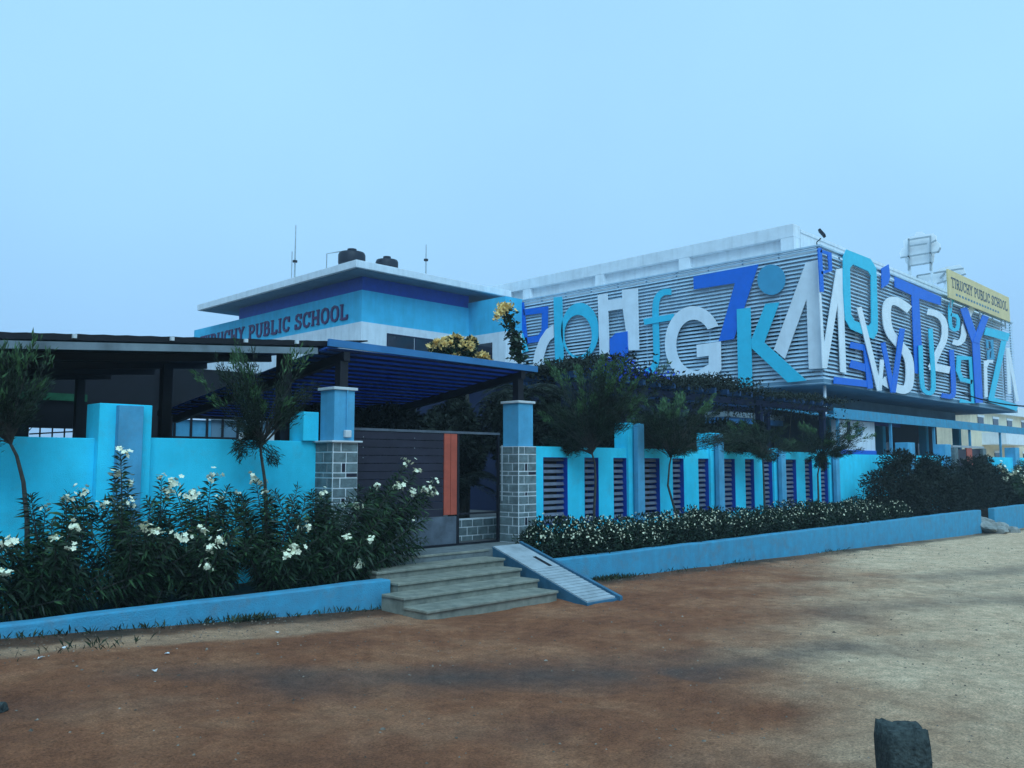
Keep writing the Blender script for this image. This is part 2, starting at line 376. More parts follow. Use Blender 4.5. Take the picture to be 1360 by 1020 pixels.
for k in range(12): 
    y = YB + .12 + k * (YE - YB - .3) / 11
    box('louvre_post', 'slat', B, XB + .10, XB + .15, y, y + .05, ZB + .16, ZT)
for k in range(16):
    x = XB + .3 + k * (XE - XB - .5) / 15
    box('louvre_post', 'slat', B, x, x + .05, YB + .10, YB + .15, ZB + .16, ZT)
box('louvre_top_rail', 'slat', B, XB - .01, XB + .12, YB, YE, ZT, ZT + .06)
box('louvre_top_rail', 'slat', B, XB + .121, XE, YB - .01, YB + .12, ZT, ZT + .06)
box('roof_deck', 'white', B, XB + .3, XE - .05, YB + .3, 31.2, ZT - .12, ZT - .02)
# parapet set back from the louvres, with recessed panels
XP, YP, ZP = 29.63, 14.55, 10.76
box('parapet_wall', 'white', B, XP + .22, XP + .5, YP + .5, 31.2, ZT - .02, ZP - .1)
box('parapet_beam', 'white', B, XP, XP + .55, YP, 31.3, ZP - .50, ZP, bevel=.02)
edges = [(678, 694), (704, 790), (801, 901), (915, 1037)]
ys = [at(x, 330, 'X', XP).y for e in edges for x in e]
cols_ = [(ys[0], 31.25)] + [(ys[2 * i + 2], ys[2 * i + 1]) for i in range(3)] + [(YP + .002, ys[7])]
for lo, hi in cols_: box('parapet_pier', 'white', B, XP + .004, XP + .5, min(lo, hi), max(lo, hi), ZT - .02, ZP - .502)
box('parapet_front', 'white', B, XP + .552, XE - .4, YP + .003, YP + .35, ZT - .02, ZP - .25)
box('parapet_coping', 'white', B, XP + .552, XE - .35, YP - .03, YP + .38, ZP - .248, ZP - .13)
# white drain pipe and far column
pp = [at(1095, 512, 'Y', YB + .3)]
p0 = pp[0]
MB().tube([p0 + Vector((0, 0, .1)), p0 - Vector((0, 0, 1.0)), p0 + Vector((.05, .03, -1.1)), p0 + Vector((.5, .5, -1.13))], .055, 10).build('drain_pipe', 'white', B, smooth=True)
for x in (34.5, 40, 45.5, 50.5): box('column', 'bandblue', B, x, x + .35, 15.62, 15.97, .5, 4.048)
# white painted wall panel with blue dado, at the corner of the veranda
cwa, cwb = at(1112, 580, 'Y', 12.85).x, at(1162, 580, 'Y', 12.85).x; cwz = at(1140, 598, 'Y', 12.85).z
box('corner_wall', 'white', B, cwa, cwb, 12.85, 13.05, cwz, 3.36)
box('blue_dado', 'letterblue', B, cwa - .02, cwb + .02, 12.82, 13.08, .5, cwz - .002)
box('notice_board', 'soffit', B, cwa + 1.5, cwb - 1.2, 12.80, 12.847, cwz + .55, cwz + .85)
box('corner_slot', 'navy', B, cwa + .8, cwa + 1.0, 12.81, 12.847, cwz + .25, cwz + 1.0)
for x in (36.2, 38.2, 42, 47): box('doorway', 'glass', B, x, x + 1.2, 16.56, 16.62, .52, 2.9)
box('shop_band', 'deepblue', B, 36.5, 42.0, 15.56, 15.597, 3.55, 4.0)
# the letters, each a cut-out board of its own on its facade
LAY = {}
def lname(name, label, m, mb):
    o = mb.build('letter_board', m, B); o['label'] = label; return o
def z4(*p): return [(660 + x / 4, 280 + y / 4) for x, y in p]
def z7(*p): return [(860 + x / 4.857, 320 + y / 4.857) for x, y in p]
def z5(*p): return [(1020 + x / 4, 280 + y / 4) for x, y in p]
def ell(cx, cy, rx, ry, n=32, a0=0, a1=360): return [(cx + rx * math.cos(math.radians(a0 + (a1 - a0) * i / n)), cy + ry * math.sin(math.radians(a0 + (a1 - a0) * i / n))) for i in range(n + (0 if a1 - a0 == 360 else 1))]
def side(face, lay): return ('X', XB - .05 - .035 * lay, (.03, 0, 0)) if face == 'L' else ('Y', YB - .05 - .035 * lay, (0, .03, 0))
def poly(face, lay, pts, mb=None):
    ax, v, e = side(face, lay); return (mb or MB()).prism(px(pts, ax, v), e)
def band(face, lay, A, Bq, closed=False, mb=None):
    ax, v, e = side(face, lay); return (mb or MB()).strip(px(A, ax, v), px(Bq, ax, v), e, closed)
def stroke(face, lay, pts, wd, mb=None, closed=False, smooth=0):
    if smooth:
        for _ in range(smooth):
            q = []
            n = len(pts)
            if not closed: q.append(pts[0])
            for i in range(n if closed else n - 1):
                a, b = pts[i], pts[(i + 1) % n]
                q += [(a[0] * .75 + b[0] * .25, a[1] * .75 + b[1] * .25), (a[0] * .25 + b[0] * .75, a[1] * .25 + b[1] * .75)]
            if not closed: q.append(pts[-1])
            pts = q
    A, Bq = [], []; n = len(pts)
    for i, p in enumerate(pts):
        a = pts[i - 1] if (i > 0 or closed) else p; c = pts[(i + 1) % n] if (i < n - 1 or closed) else p
        d = Vector((c[0] - a[0], c[1] - a[1])).normalized(); nn = Vector((-d.y, d.x))
        k = wd / 2
        if a != p and c != p:
            d1 = Vector((p[0] - a[0], p[1] - a[1])).normalized(); k = min(wd / 2 / max(.4, abs(nn.dot(Vector((-d1.y, d1.x))))), wd)
        A.append((p[0] + nn.x * k, p[1] + nn.y * k)); Bq.append((p[0] - nn.x * k, p[1] - nn.y * k))
    return band(face, lay, A, Bq, closed, mb)
# left facade
lname('N', 'pale cyan slanted letter beside the yellow flowers', 'lettercyan', stroke('L', 1, z4((150, 750), (82, 545)), 9, stroke('L', 1, z4((22, 745), (28, 570)), 9)))
mb = stroke('L', 0, z4((128, 487), (150, 708)), 7); stroke('L', 0, z4((140, 540), (255, 525), (252, 640), (225, 678), (145, 690)), 8, mb)
lname('b', 'blue square-bowled letter b', 'letterblue', mb)
lname('C', 'white letter C half hidden behind the palm', 'letterwhite', band('L', 1, z4((300, 605), (262, 630), (228, 680), (203, 745), (192, 800), (189, 860)), z4((302, 672), (280, 690), (262, 725), (249, 770), (244, 810), (240, 858))))
mb = poly('L', 2, z4((300, 460), (345, 455), (356, 892), (310, 870)))
band('L', 2, z4(*ell(440, 638, 100, 150)), z4(*ell(430, 662, 74, 110)), True, mb)
lname('p', 'tall pale cyan letter with round bowl', 'lettercyan', mb)
mb = poly('L', 3, z4((535, 447), (586, 437), (588, 475), (665, 466), (664, 420), (747, 410), (755, 738), (700, 742), (668, 520), (590, 532), (598, 776), (546, 788)))
lname('H', 'white letter H with short right leg', 'letterwhite', mb)
lname('h', 'small blue letter under the white H', 'letterblue', poly('L', 4, z4((598, 682), (630, 650), (692, 640), (698, 860), (640, 865), (640, 762), (600, 770))))
mb = stroke('L', 0, z4((925, 430), (880, 430), (848, 462), (840, 520), (846, 700), (848, 800), (825, 845), (775, 862)), 8.2, smooth=2)
stroke('L', 1, z4((780, 590), (940, 562)), 8, mb)
lname('f', 'pale cyan curly letter f', 'lettercyan', mb)
A = z4(*ell(1042, 706, 150, 200, 40, -28, -262)); I = z4(*ell(1045, 712, 94, 134, 40, -38, -262))
mb = band('L', 2, A, I)
poly('L', 2, z4((1021, 904), (1150, 893), (1190, 845), (1188, 694), (1060, 712), (1062, 778), (1125, 770), (1125, 815), (1065, 852), (1032, 845)), mb)
lname('G', 'big white letter G', 'letterwhite', mb)
lname('7', 'big blue numeral 7', 'letterblue', poly('L', 1, z7((295, 230), (715, 150), (557, 632), (458, 648), (563, 272), (298, 312))))
lname('dot', 'round teal disc above the K', 'letterteal', poly('L', 1, z7(*ell(798, 250, 90, 98))))
lname('dots', 'faint grey disc beside the teal disc', 'slat', poly('L', -5, z7(*ell(905, 262, 58, 78))))
lname('dots', 'faint grey disc beside the curly f', 'slat', poly('L', -5, z4(*ell(970, 480, 55, 70))))
mb = poly('L', 3, z7((575, 440), (663, 430), (675, 940), (585, 946)))
poly('L', 3, z7((668, 640), (760, 405), (850, 395), (752, 655), (1025, 900), (905, 913), (672, 692)), mb)
lname('K', 'big pale cyan letter K', 'lettercyan', mb)
mb = poly('L', 1.2, z7((1020, 140), (1098, 122), (1136, 822), (1040, 826), (1025, 375), (885, 760), (815, 700)))
mb2 = poly('R', 1.2, z5((266, 262), (272, 262), (300, 715), (365, 310), (396, 305), (416, 862), (386, 856), (371, 490), (314, 836), (291, 836)))
mb2.f = [tuple(i + len(mb.v) for i in f) for f in mb2.f]; mb.v += mb2.v; mb.f += mb2.f
lname('M', 'huge white letter M folded round the building corner', 'letterwhite', mb)
# right facade
mb = stroke('R', 2.2, z5((276, 198), (288, 430)), 5); stroke('R', 2.2, z5((280, 212), (328, 228), (334, 315), (284, 330)), 4, mb)
lname('P', 'blue letter P at the building corner', 'letterblue', mb)
mb = band('R', 2.2, z5((400, 245), (418, 205), (545, 255), (576, 305), (584, 560), (584, 640), (562, 682), (440, 628), (412, 580), (402, 420)), z5((436, 305), (452, 284), (532, 320), (548, 345), (550, 520), (550, 596), (536, 612), (460, 584), (442, 550), (438, 420)), True)
lname('O', 'pale cyan rounded letter O', 'lettercyan', mb)
lname('apos', 'blue apostrophe', 'letterblue', poly('R', 1, z5((605, 305), (642, 284), (650, 350), (640, 388), (605, 412))))
lname('T', 'tall blue letter T', 'letterblue', poly('R', 1, z5((675, 350), (920, 458), (920, 502), (803, 465), (826, 872), (782, 862), (764, 448), (675, 405))))
mb = stroke('R', 2, z5((752, 525), (690, 478), (640, 478), (628, 540), (640, 640), (690, 700), (750, 770), (758, 880), (745, 952), (690, 948), (610, 900)), 11, smooth=2)
lname('S', 'big white letter S', 'letterwhite', mb)
mb = stroke('R', 1, z5((440, 712), (525, 730)), 8); stroke('R', 1, z5((440, 812), (525, 836)), 10, mb); stroke('R', 1, z5((352, 900), (555, 922)), 9, mb); stroke('R', 1.3, z5((520, 712), (545, 944)), 7, mb)
lname('E', 'blue reversed letter E', 'letterblue', mb)
mb = stroke('R', 3, z5((485, 512), (594, 955)), 6.5); stroke('R', 3.3, z5((594, 955), (608, 790)), 5, mb)
lname('W', 'slim white letter V', 'letterwhite', mb)
mb = stroke('R', 4, z5((612, 700), (666, 965)), 6); stroke('R', 4.3, z5((666, 965), (716, 625)), 6.5, mb)
lname('V', 'blue letter V', 'letterblue', mb)
mb = stroke('R', 2, z5((850, 535), (905, 548), (940, 590), (942, 680), (905, 750), (868, 835)), 8, smooth=1); stroke('R', 2.3, z5((862, 826), (966, 846)), 9.5, mb)
lname('2', 'white numeral 2', 'letterwhite', mb)
lname('U', 'pale cyan letter U', 'lettercyan', stroke('R', 3, z5((812, 715), (818, 930), (838, 965), (872, 970), (884, 930), (864, 625)), 5.5, smooth=1))
mb = stroke('R', 3, z5((985, 472), (968, 500), (968, 615), (990, 635), (1012, 625), (1012, 560), (972, 550)), 4.2, smooth=1)
lname('6', 'pale cyan numeral 6', 'lettercyan', mb)
mb = stroke('R', 1, z5((1086, 515), (1045, 600), (1040, 680), (1015, 705), (985, 695)), 7, smooth=1)
lname('J', 'white curved letter J', 'letterwhite', mb)
mb = stroke('R', 4, z5((1040, 515), (1106, 700), (1124, 1020)), 9.5); stroke('R', 4.4, z5((1106, 700), (1158, 558)), 8.5, mb)
lname('Y', 'blue letter Y', 'letterblue', mb)
lname('J', 'blue letter J', 'letterblue', stroke('R', 1, z5((976, 738), (990, 960), (980, 990), (925, 980)), 6, smooth=1))
mb = stroke('R', 2, z5((1086, 910), (1030, 895), (1012, 850), (1016, 780), (1090, 785), (1094, 1020), (1022, 1008)), 5.5)
lname('g', 'pale cyan letter g', 'lettercyan', mb)
mb = stroke('R', 2, z5((1155, 638), (1280, 672)), 10.5); stroke('R', 2.3, z5((1255, 690), (1186, 1005)), 6.5, mb); stroke('R', 2.6, z5((1178, 1000), (1326, 1048)), 8, mb)
lname('Z', 'pale cyan letter Z', 'lettercyan', mb)
lname('8', 'small blue numeral 8', 'letterteal', stroke('R', 1, z5((1168, 730), (1165, 688), (1190, 690), (1194, 735), (1172, 745), (1172, 788), (1196, 785), (1194, 738)), 2.6))
mb = stroke('R', 3, z5((1156, 795), (1160, 990)), 4); stroke('R', 3.3, z5((1158, 830), (1172, 798), (1196, 800)), 3.8, mb)
lname('r', 'white letter r', 'letterwhite', mb)
mb = stroke('R', 3, z5((1274, 728), (1284, 972)), 4.5); stroke('R', 3.3, z5((1276, 730), (1326, 1012)), 4, mb)
lname('N', 'slim white letter at the far end of the facade', 'letterwhite', mb)

# slab-serif capitals drawn from strokes: unit height, returns strokes (points, width)
GL = {
 'T': (.78, [[(.39, 0), (.39, 1)]], [(.39, 0), ], [[(.0, .95), (.78, .95)], [(.03, .78), (.03, 1)], [(.75, .78), (.75, 1)]]),
 'I': (.42, [[(.21, 0), (.21, 1)]], [(.21, 0), (.21, 1)], []),
 'R': (.82, [[(.17, 0), (.17, 1)], [(.17, .93), (.48, .93), (.62, .85), (.62, .62), (.48, .52), (.17, .52)], [(.42, .52), (.70, .02)]], [(.17, 0), (.17, 1), (.70, 0)], []),
 'U': (.84, [[(.17, 1), (.17, .28), (.28, .08), (.42, .05), (.56, .08), (.67, .28), (.67, 1)]], [(.17, 1), (.67, 1)], []),
 'C': (.80, [[(.68, .70), (.60, .90), (.40, .96), (.22, .88), (.13, .68), (.13, .32), (.22, .12), (.40, .04), (.60, .10), (.69, .28)], [(.68, .62), (.68, 1)]], [], []),
 'H': (.86, [[(.17, 0), (.17, 1)], [(.69, 0), (.69, 1)], [(.17, .5), (.69, .5)]], [(.17, 0), (.17, 1), (.69, 0), (.69, 1)], []),
 'Y': (.82, [[(.13, 1), (.41, .48), (.41, 0)], [(.69, 1), (.41, .48)]], [(.41, 0), (.13, 1), (.69, 1)], []),
 'P': (.76, [[(.17, 0), (.17, 1)], [(.17, .93), (.48, .93), (.62, .84), (.62, .58), (.48, .46), (.17, .46)]], [(.17, 0), (.17, 1)], []),
 'B': (.80, [[(.17, 0), (.17, 1)], [(.17, .95), (.46, .95), (.58, .86), (.58, .64), (.46, .54), (.17, .54)], [(.46, .54), (.64, .44), (.64, .16), (.50, .05), (.17, .05)]], [(.17, 0), (.17, 1)], []),
 'L': (.72, [[(.17, 0), (.17, 1)], [(.17, .05), (.66, .05)], [(.64, .05), (.64, .28)]], [(.17, 0), (.17, 1)], []),
 'S': (.74, [[(.62, .74), (.54, .90), (.36, .96), (.18, .88), (.14, .70), (.24, .57), (.52, .45), (.62, .30), (.56, .12), (.37, .04), (.18, .10), (.11, .26)], [(.62, .66), (.62, 1)], [(.11, 0), (.11, .34)]], [], []),
 'O': (.84, [[(.42, .96), (.22, .88), (.13, .68), (.13, .32), (.22, .12), (.42, .04), (.62, .12), (.71, .32), (.71, .68), (.62, .88), (.42, .96)]], [], []),
}
def text_on(parent, m, text, org, du, height, ext, wscale=1.0, total=None, wt=.17):
    du = Vector(du); adv = sum((GL[c][0] if c != ' ' else .38) + .06 for c in text)
    if total: wscale = total / (adv * height)
    x = 0
    for c in text:
        if c == ' ': x += .44; continue
        wd, st, sf, ex = GL[c]; mb = MB(); lay = 0
        def P(a, b): return Vector(org) + du * ((x + a) * height * wscale) + Vector((0, 0, b * height))
        for line in st + ex + [[(a - .13, .05 if b < .5 else .95), (a + .13, .05 if b < .5 else .95)] for a, b in sf]:
            lw = wt if line in st else .10
            A, Bq = [], []
            for i, p in enumerate(line):
                a = line[max(i - 1, 0)]; b = line[min(i + 1, len(line) - 1)]
                d = Vector((b[0] - a[0], b[1] - a[1])).normalized()
                A.append(P(p[0] - d.y * lw / 2, p[1] + d.x * lw / 2)); Bq.append(P(p[0] + d.y * lw / 2, p[1] - d.x * lw / 2))
            off = Vector(ext).normalized() * (-.004 * lay); lay += 1
            mb.strip([p + off for p in A], [p + off for p in Bq], ext)
        mb.build('sign_letter', m, parent)
        x += wd + .06

# yellow name board standing above the louvres
YS = thing('yellow_name_board', 'yellow school name board standing on the louvre top', 'sign')
c4 = px([(1259, 357), (1340, 395), (1341.5, 426), (1261, 397)], 'Y', YB - .32)
x0 = c4[0].x; x1 = c4[1].x; zt = (c4[0].z + c4[1].z) / 2; zb = (c4[2].z + c4[3].z) / 2
box('board', 'yellow', YS, x0, x1, YB - .32, YB - .24, zb, zt, bevel=.01)
for x in (x0 + .5, (x0 + x1) / 2, x1 - .5): box('support_post', 'steel', YS, x - .03, x + .03, YB - .238, YB - .18, zb - .4, zt - .05)
hh = (zt - zb)
text_on(YS, 'yelltext', 'TIRUCHY PUBLIC SCHOOL', (x0 + .35, YB - .327, zb + hh * .40), (1, 0, 0), hh * .36, (0, .005, 0), total=(x1 - x0) - .75, wt=.15)
for k in range(16):
    x = x0 + .9 + k * .42
    box('small_print', 'soffit', YS, x, x + .26, YB - .324, YB - .321, zb + hh * .16, zb + hh * .24)

# floodlight at the corner of the louvre screen
FL = thing('floodlight', 'small dark floodlight on a bent arm at the louvre corner', 'floodlight')
pa = at(1085, 327, 'X', XB + .1); pb = at(1090, 313, 'X', XB - .05)
MB().tube([pa - Vector((0, 0, .05)), pa + Vector((0, 0, .15)), pb - Vector((0, 0, .1))], .02, 6).build('arm', 'darksteel', FL)
hd = MB().box(-.11, .11, -.16, .16, -.05, .05).build('lamp_head', 'tank', FL, bevel=.02); hd.location = pb + Vector((0, -.05, .08)); hd.rotation_euler = (math.radians(55), .2, .3)

# emblem boards on the roof, seen from behind
def emblem(label, X, outline, bars, posts):
    t = thing('roof_sign_frame', label, 'sign', group=None)
    MB().prism(px(outline, 'X', X + .16), (.05, 0, 0)).build('panel', 'panelwhite', t)
    for a, b in bars:
        a, b = at(*a, 'X', X), at(*b, 'X', X)
        MB().bar(a, b, .07, .07).build('frame_bar', 'steel', t)
    for a in posts:
        p = at(*a, 'X', X + .07)
        box('post', 'white', t, X + .04, X + .13, p.y - .05, p.y + .05, ZT - .02, p.z)
def z6(*p): return [(1160 + x / 6.8, 280 + y / 6.8) for x, y in p]
emblem('pale badge shaped roof sign seen from behind in its steel frame', 45.0,
       z6((235, 380), (260, 335), (275, 330), (270, 270), (320, 240), (370, 225), (390, 190), (440, 190), (465, 210), (540, 205), (565, 225), (570, 270), (600, 300), (608, 340), (585, 375), (550, 385), (545, 460), (500, 480), (420, 490), (330, 500), (290, 470), (280, 425), (245, 420)),
       [z6((320, 262), (505, 232)), z6((330, 318), (485, 295)), z6((245, 424), (475, 386)), z6((330, 498), (535, 465)), z6((480, 385), (590, 372)), z6((520, 290), (568, 265)), z6((585, 375), (606, 332)), z6((318, 250), (318, 540)), z6((515, 225), (515, 540))],
       z6((318, 300), (515, 280)))
emblem('low second roof sign frame behind the yellow name board', 46.5,
       z6((395, 590), (500, 565), (560, 560), (600, 520), (680, 500), (780, 485), (815, 520), (835, 570), (720, 600), (660, 640), (580, 660), (500, 640), (395, 640)),
       [z6((395, 585), (815, 520)), z6((575, 658), (835, 570)), z6((395, 585), (395, 650)), z6((600, 610), (655, 550))],
       z6((400, 600), (640, 560)))

# blue sheet awning along the veranda
AW = thing('veranda_awning', 'long sloping blue sheet awning under the louvred overhang', 'awning')
a0, a1 = at(1107, 556, 'Y', 12.6), at(1360, 576, 'Y', 12.6)
zf = (a0.z + a1.z) / 2
MB().hexa([(a0.x, 12.6, zf), (58, 12.6, zf), (58, 15.5, zf + .5), (a0.x, 15.5, zf + .5)], [(a0.x, 12.6, zf + .05), (58, 12.6, zf + .05), (58, 15.5, zf + .55), (a0.x, 15.5, zf + .55)]).build('roof_sheet', 'kerbblue', AW)
box('front_valance', 'kerbblue', AW, a0.x, 58, 12.56, 12.597, zf - .02, zf + .33)
for x in np.arange(a0.x + .4, 58, 4.6): box('post', 'pilaster', AW, x, x + .09, 12.62, 12.71, .49, zf + .004)

# ================================================================== building with the name band
XA, YA = 21.3, 30.1
A_ = thing('flat_roofed_school_building', 'flat roofed school building with blue name band and wide white eaves', 'building')
zr0 = at(481, 356, 'Y', YA - 1.1).z; zr1 = at(483, 347, 'Y', YA - 1.1).z
YL = at(258, 438, 'X', XA).y; YLc = at(316, 422, 'X', XA).y; YR = at(262, 408, 'X', XA - 1.1).y
zc0 = at(480, 385, 'X', XA).z; zb0 = at(480, 427, 'X', XA).z
box('roof_slab', 'white', A_, XA - 1.1, 29.3, YA - 1.1, YR, zr0, zr1 + .02, bevel=.02)
box('eaves_soffit', 'soffit', A_, XA - .95, 29.2, YA - .95, YR - .2, zr0 - .03, zr0 - .004)
box('clerestory_wall', 'deepblue', A_, XA + .06, 27.55, YA + .06, YLc, zc0 - .02, zr0 - .032)
box('name_band', 'bandblue', A_, XA, 27.5, YA, YL, zb0, zc0)
box('white_band', 'white', A_, XA - .03, 27.5, YA - .03, YL - 1, 6.35, zb0 - .004)
box('lower_wall', 'white', A_, XA + .3, 27.5, YA + .3, YL - 1, .5, 6.348)
# recessed window strip in the white band
wxa, wxb = at(513, 450, 'Y', YA).x, at(618, 460, 'Y', YA).x
zt_ = at(513, 444, 'Y', YA - .03).z
for i in range(3):
    xx = wxa + (wxb - wxa) * i / 3
    f = box('window', 'glass', A_, xx + .04, xx + (wxb - wxa) / 3 - .04, YA - .05, YA - .036, zt_ - 1.25, zt_)
    box('window_frame', 'navy', f, xx, xx + .039, YA - .07, YA - .034, zt_ - 1.25, zt_)
box('window_head', 'navy', A_, wxa, wxb, YA - .08, YA - .034, zt_ + .002, zt_ + .05)
# return wing between the two buildings
box('return_wall', 'bandblue', A_, 27.5, 28.6, 27.6, 31.0, zb0, zc0 + .25)
box('return_white_wall', 'white', A_, 27.47, 28.6, 27.57, 31.0, 1, zb0 - .004)
p, q_ = at(632, 458, 'X', 27.47), at(654, 455, 'X', 27.47)
box('window', 'glass', A_, 27.44, 27.466, q_.y, p.y, p.z - 1.2, p.z)
t0 = at(268, 437, 'X', XA).y; t1 = at(464, 400, 'X', XA).y
zs0 = at(463, 423.5, 'X', XA).z; zs1 = at(463, 402.5, 'X', XA).z
text_on(A_, 'sign_text', 'TIRUCHY PUBLIC SCHOOL', (XA - .05, t0, zs0), (0, -1, 0), zs1 - zs0, (.05, 0, 0), total=t0 - t1)
# roof furniture
def tank(label, x, y, d, ztop):
    t = thing('water_tank', label, 'water tank', (x, y, zr1), 'black water tanks on the roof')
    prof = [(0, .0), (.5, .0), (.5, .12), (.485, .14), (.5, .2), (.5, .34), (.485, .36), (.5, .40), (.5, .58), (.485, .60), (.5, .64), (.5, .84), (.46, .90), (.2, .93), (.17, .93)]
    H = ztop - zr1; mb = MB(); n = 24; b0 = 0
    for r, z in prof:
        for k in range(n): a = 2 * math.pi * k / n; mb.v.append((r * d * math.cos(a), r * d * math.sin(a), .25 + z * (H - .25)))
    for i in range(len(prof) - 1):
        for k in range(n): mb.f.append((i * n + k, i * n + (k + 1) % n, (i + 1) * n + (k + 1) % n, (i + 1) * n + k))
    mb.build('tank_body', 'tank', t, smooth=True)
    MB().tube([(0, 0, H * .92), (0, 0, H)], .17 * d, 14).build('lid', 'tank', t)
    MB().box(-.45 * d, .45 * d, -.45 * d, .45 * d, 0, .25).build('stand', 'soffit', t)
for (xa, xb, yt, yy, lb) in ((449, 486, 331, 35.0, 'larger black water tank standing nearer the roof corner'), (499, 529, 341, 35.0, 'lower black water tank standing nearer the louvred block')):
    c = at((xa + xb) / 2, yt, 'Y', yy); dd = (at(xb, yt, 'Y', yy) - at(xa, yt, 'Y', yy)).length * .80
    tank(lb, c.x, c.y, dd, c.z)
def mast(label, pxx, pyt, Y, rings):
    p = at(pxx, pyt, 'Y', Y); t = thing('roof_mast', label, 'mast', (p.x, p.y, zr1), None)
    MB().tube([(0, 0, -.02), (0, 0, (p.z - zr1) * .55), (0, 0, p.z - zr1)], [.05, .04, .022], 8).build('pole', 'steel', t)
    for r in rings: MB().tube([(0, 0, (p.z - zr1) * r - .05), (0, 0, (p.z - zr1) * r + .05)], .12, 10).build('collar', 'darksteel', t)
    MB().box(-.15, .15, -.15, .15, -.02, .05).build('base_plate', 'steel', t)
mast('tall thin lightning mast with a dark collar above the name band', 393, 299, 38, (.5,))
mast('short dark mast above the roof edge beside the louvred block', 566, 325, 35, (.75,))
rl = thing('roof_pipe', 'thin bent water pipe beside the larger roof tank', 'pipe')
p, q_ = at(434, 337, 'Y', 36), at(452, 334, 'Y', 36)
MB().tube([(p.x, 36, zr1 - .02), (p.x, 36, p.z), (q_.x, 36, q_.z)], .03, 6).build('pipe_run', 'steel', rl)
rl2 = thing('roof_rod', 'thin short rod standing next to the tall lightning mast', 'rod')
p = at(388, 334, 'Y', 38); MB().tube([(p.x, 38, zr1 - .02), (p.x, 38, p.z)], .025, 6).build('rod', 'steel', rl2)

# ================================================================== compound wall
WF, WT = 10.30, 2.12            # wall face (y) and top (z)
def pillar(parent, x, w_=.60, pw=.28, top=2.5, off=.18):
    box('pillar', 'cyan', parent, x, x + w_, WF - .10 if w_ > .5 else WF - .05, WF + .302, .2, top, bevel=.008)
    box('pilaster', 'pilaster', parent, x + off, x + off + pw, WF - .20, WF - .101, .2, top - .02, bevel=.008)
WL = thing('solid_compound_wall', 'solid cyan compound wall behind the flowering bushes', 'wall')
box('wall_panel', 'cyan', WL, -7, 3.64, WF, WF + .23, .0, WT - .02, bevel=.008)
box('wall_panel', 'cyan', WL, 4.24, 6.58, WF, WF + .23, .0, WT, bevel=.008)
pillar(WL, 3.64); pillar(WL, -.2)
box('pillar', 'cyan', WL, 6.32, 6.56, WF - .06, WF + .30, WT + .001, 2.52, bevel=.008)

WR = thing('louvred_compound_wall', 'cyan compound wall with deep blue slotted openings behind the low flowering hedge', 'wall')
bays = [(11.2, 12.33, 13.2), (14.08, 15.2, 16.18), (17.06, 18.17, 19.05), (20.06, 21.2, 22.1)]
Z0, Z1, TH = .74, 1.93, .30
ops = []
for a, b, c in bays: ops += [(a, a + .66), (b, b + .42), (c, c + .42)]
mb = MB(); xs = [10.58] + [v for o in ops for v in o] + [22.95]
mb.box(10.58, 22.95, WF, WF + TH, 0, Z0); mb.box(10.58, 22.95, WF, WF + TH, Z1, WT)
for i in range(0, len(xs), 2): mb.box(xs[i], xs[i + 1], WF, WF + TH, Z0, Z1)
mb.build('wall_panel', 'cyan', WR)
slat_w, slat_n = {}, 11
for a, b in ops:
    wd = round(b - a, 2)
    mb = MB(); t = .012                      # painted lining of the opening
    mb.box(a, a + t, WF + .004, WF + TH - .02, Z0, Z1); mb.box(b - t, b, WF + .004, WF + TH - .02, Z0, Z1)
    mb.box(a + t, b - t, WF + .004, WF + TH - .02, Z1 - t, Z1); mb.box(a + t, b - t, WF + .004, WF + TH - .02, Z0, Z0 + t)
    lin = mb.build('opening_lining', 'deepblue', WR)
    box('added_dark_backing', 'darksteel', lin, a + t, b - t, WF + TH - .04, WF + TH - .03, Z0 + t, Z1 - t)  # dark sheet added behind the slats to keep the gaps dark
    if wd not in slat_w: slat_w[wd] = MB().box(-wd / 2 + t, wd / 2 - t, -.012, .012, -.03, .03).mesh('slat', False)
    for k in range(slat_n):
        o = lk('slat', slat_w[wd], 'lilac', WR); o.location = ((a + b) / 2, WF + .10 + random.uniform(-.004, .004), Z0 + .06 + k * (Z1 - Z0 - .1) / (slat_n - 1) + random.uniform(-.004, .004)); o.rotation_euler = (math.radians(-22), random.uniform(-.006, .006), 0)
for i, (a, b, c) in enumerate(bays): pillar(WR, c + .42 if i == 3 else c + .422, .40, .22, (2.62, 2.5, 2.2, 2.2)[i], .10)
WE = thing('far_compound_wall', 'cyan compound wall continuing behind the tall dark shrubs', 'wall')
box('wall_panel', 'cyan', WE, 23.2, 32.4, WF + .05, WF + .28, -.5, WT - .03)
for x in (28.2, 31.6): box('pillar', 'pilaster', WE, x, x + .6, WF - .06, WF + .34, -.4, 2.5, bevel=.01)
box('wall_panel', 'cyan', WE, 36.0, 60, WF + .05, WF + .28, -.6, WT - .03)
for x in (40, 45, 50): box('pillar', 'pilaster', WE, x, x + .6, WF - .06, WF + .34, -.4, 2.5, bevel=.01)

